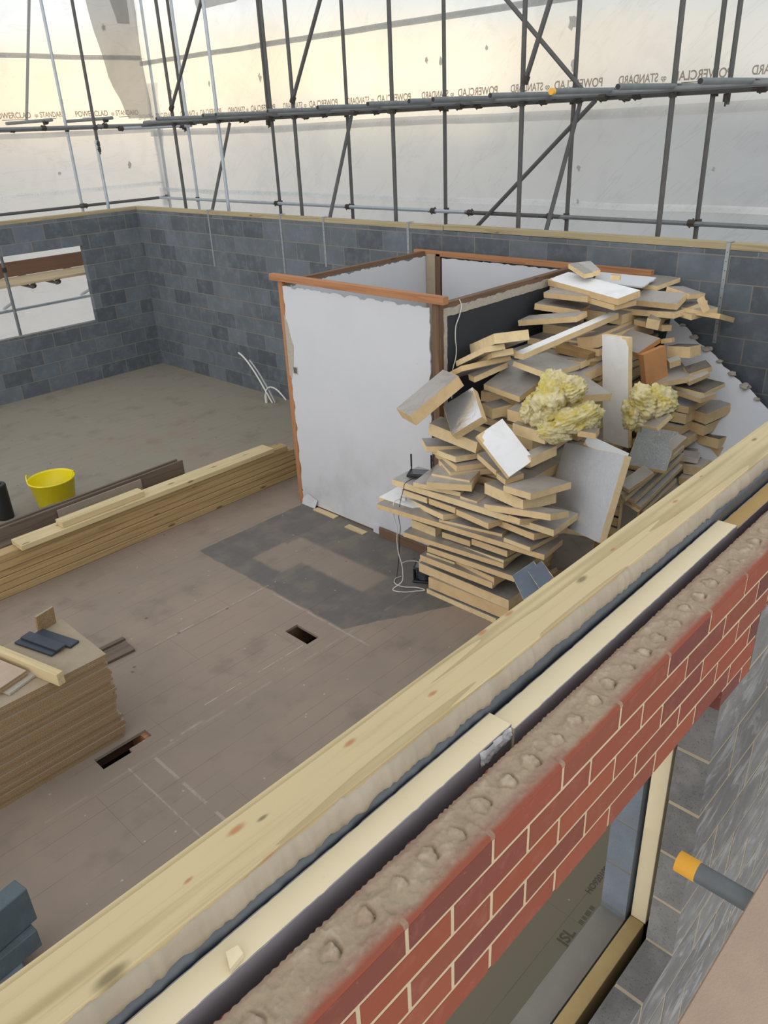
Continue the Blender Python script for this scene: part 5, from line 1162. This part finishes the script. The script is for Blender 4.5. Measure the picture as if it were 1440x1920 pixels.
# ---------------------------------------------------------------- router, reel, cables
R0 = empty('wifi_router', (4.40, 3.375, .990)); R0.rotation_euler = (0, 0, math.radians(-62)); tag(R0, 'black router with two upright aerials on end of long foam board', 'router')
mb = MB(); mb.cbox(-.095, .095, -.065, .065, .004, .028, .004); mb.obj('casing', M_BLACK, R0)
mb = MB(); mb.cbox(-.07, .07, -.04, .05, .0275, .030, .0008); mb.obj('top_panel', plain('glossy_grey', lin(92, 98, 108), .15, .2), R0)
mb = MB(); mb.cbox(-.075, .075, .0652, .068, .008, .018, .0005); mb.obj('port_row', M_CAP, R0)
for x in (-.085, .085):
    mb = MB(); mb.tube((x, .068, .02), (x, .070, .05), .006, 8); mb.cbox(x - .007, x + .007, .064, .074, .045, .16, .003); mb.obj('aerial', M_BLACK, R0)
G = empty('cable_reel', (4.40, 3.34, 0)); G.rotation_euler = (0, 0, math.radians(-60)); tag(G, 'dark cable reel with grey top on floor beside the foam stack', 'cable reel')
mb = MB(); mb.cbox(-.10, .10, -.075, .075, 0, .022, .008); mb.cbox(-.095, .095, -.07, .07, .125, .145, .008); mb.cbox(-.10, -.085, -.03, .03, .02, .13, .003); mb.cbox(.085, .10, -.03, .03, .02, .13, .003); mb.obj('casing', M_BLACK, G)
mb = lathe([(.03, .024), (.068, .024)] + [(.070 + .003 * (k % 2), .03 + .0075 * k) for k in range(12)] + [(.068, .122), (.03, .122)], 26); mb.obj('wound_cable', plain('dark_blue_cable', lin(36, 44, 58), .4, .2), G)
mb = MB(); mb.cbox(-.075, .075, -.055, .055, .1452, .1535, .003); mb.obj('socket_plate', plain('grey_plate', lin(120, 124, 128), .5, .1), G)
mb = MB(); mb.tube((-.03, .02, .1535), (-.03, .02, .185), .022, 14); mb.tube((-.03, .02, .185), (-.03, .02, .195), .016, 14); mb.obj('white_plug', M_WHITEP, G, smooth=False)
ad = MB(); ad.cbox(-.03, .03, -.018, .018, 0, .025, .004); o = ad.obj('plug_adapter', M_WHITEP, loc=(4.27, 3.45, .792)); o.rotation_euler = (0, 0, -1.3); tag(o, 'small white plug adapter lying on torn white foil at left of stack', 'plug')
mb = MB(); mb.pipe(spline([(4.25, 3.46, .806), (4.19, 3.475, .80), (4.175, 3.475, .736), (4.185, 3.48, .65), (4.19, 3.455, .56), (4.19, 3.462, .429), (4.19, 3.449, .318), (4.18, 3.41, .24), (4.17, 3.39, .166), (4.15, 3.385, .08), (4.09, 3.44, .006), (4.12, 3.34, .007), (4.20, 3.27, .006), (4.26, 3.22, .006), (4.25, 3.30, .006), (4.17, 3.40, .013), (4.18, 3.50, .006), (4.24, 3.545, .006), (4.30, 3.53, .006)]), .0042)
tag(mb.obj('extension_cable', M_WHITEP, smooth=True), 'white cable dropping from the plug adapter and coiling on the floor by reel', 'cable')
mb = MB(); mb.pipe(spline([(4.36, 3.335, .172), (4.33, 3.37, .205), (4.27, 3.40, .225), (4.22, 3.41, .235), (4.185, 3.412, .235)]), .004)
tag(mb.obj('plug_lead', M_WHITEP, smooth=True), 'short white lead arching from the reel plug to the long cable', 'cable')
mb = MB(); mb.pipe(spline([(4.34, 3.36, 1.0), (4.20, 3.35, 1.003), (4.185, 3.36, .95), (4.185, 3.39, .861), (4.19, 3.424, .741), (4.19, 3.43, .658), (4.19, 3.415, .578), (4.20, 3.435, .50), (4.24, 3.50, .2), (4.26, 3.55, .01)]), .0028)
tag(mb.obj('router_lead', M_BLACK, smooth=True), 'thin black lead hanging from the router down beside the foam stack', 'cable')
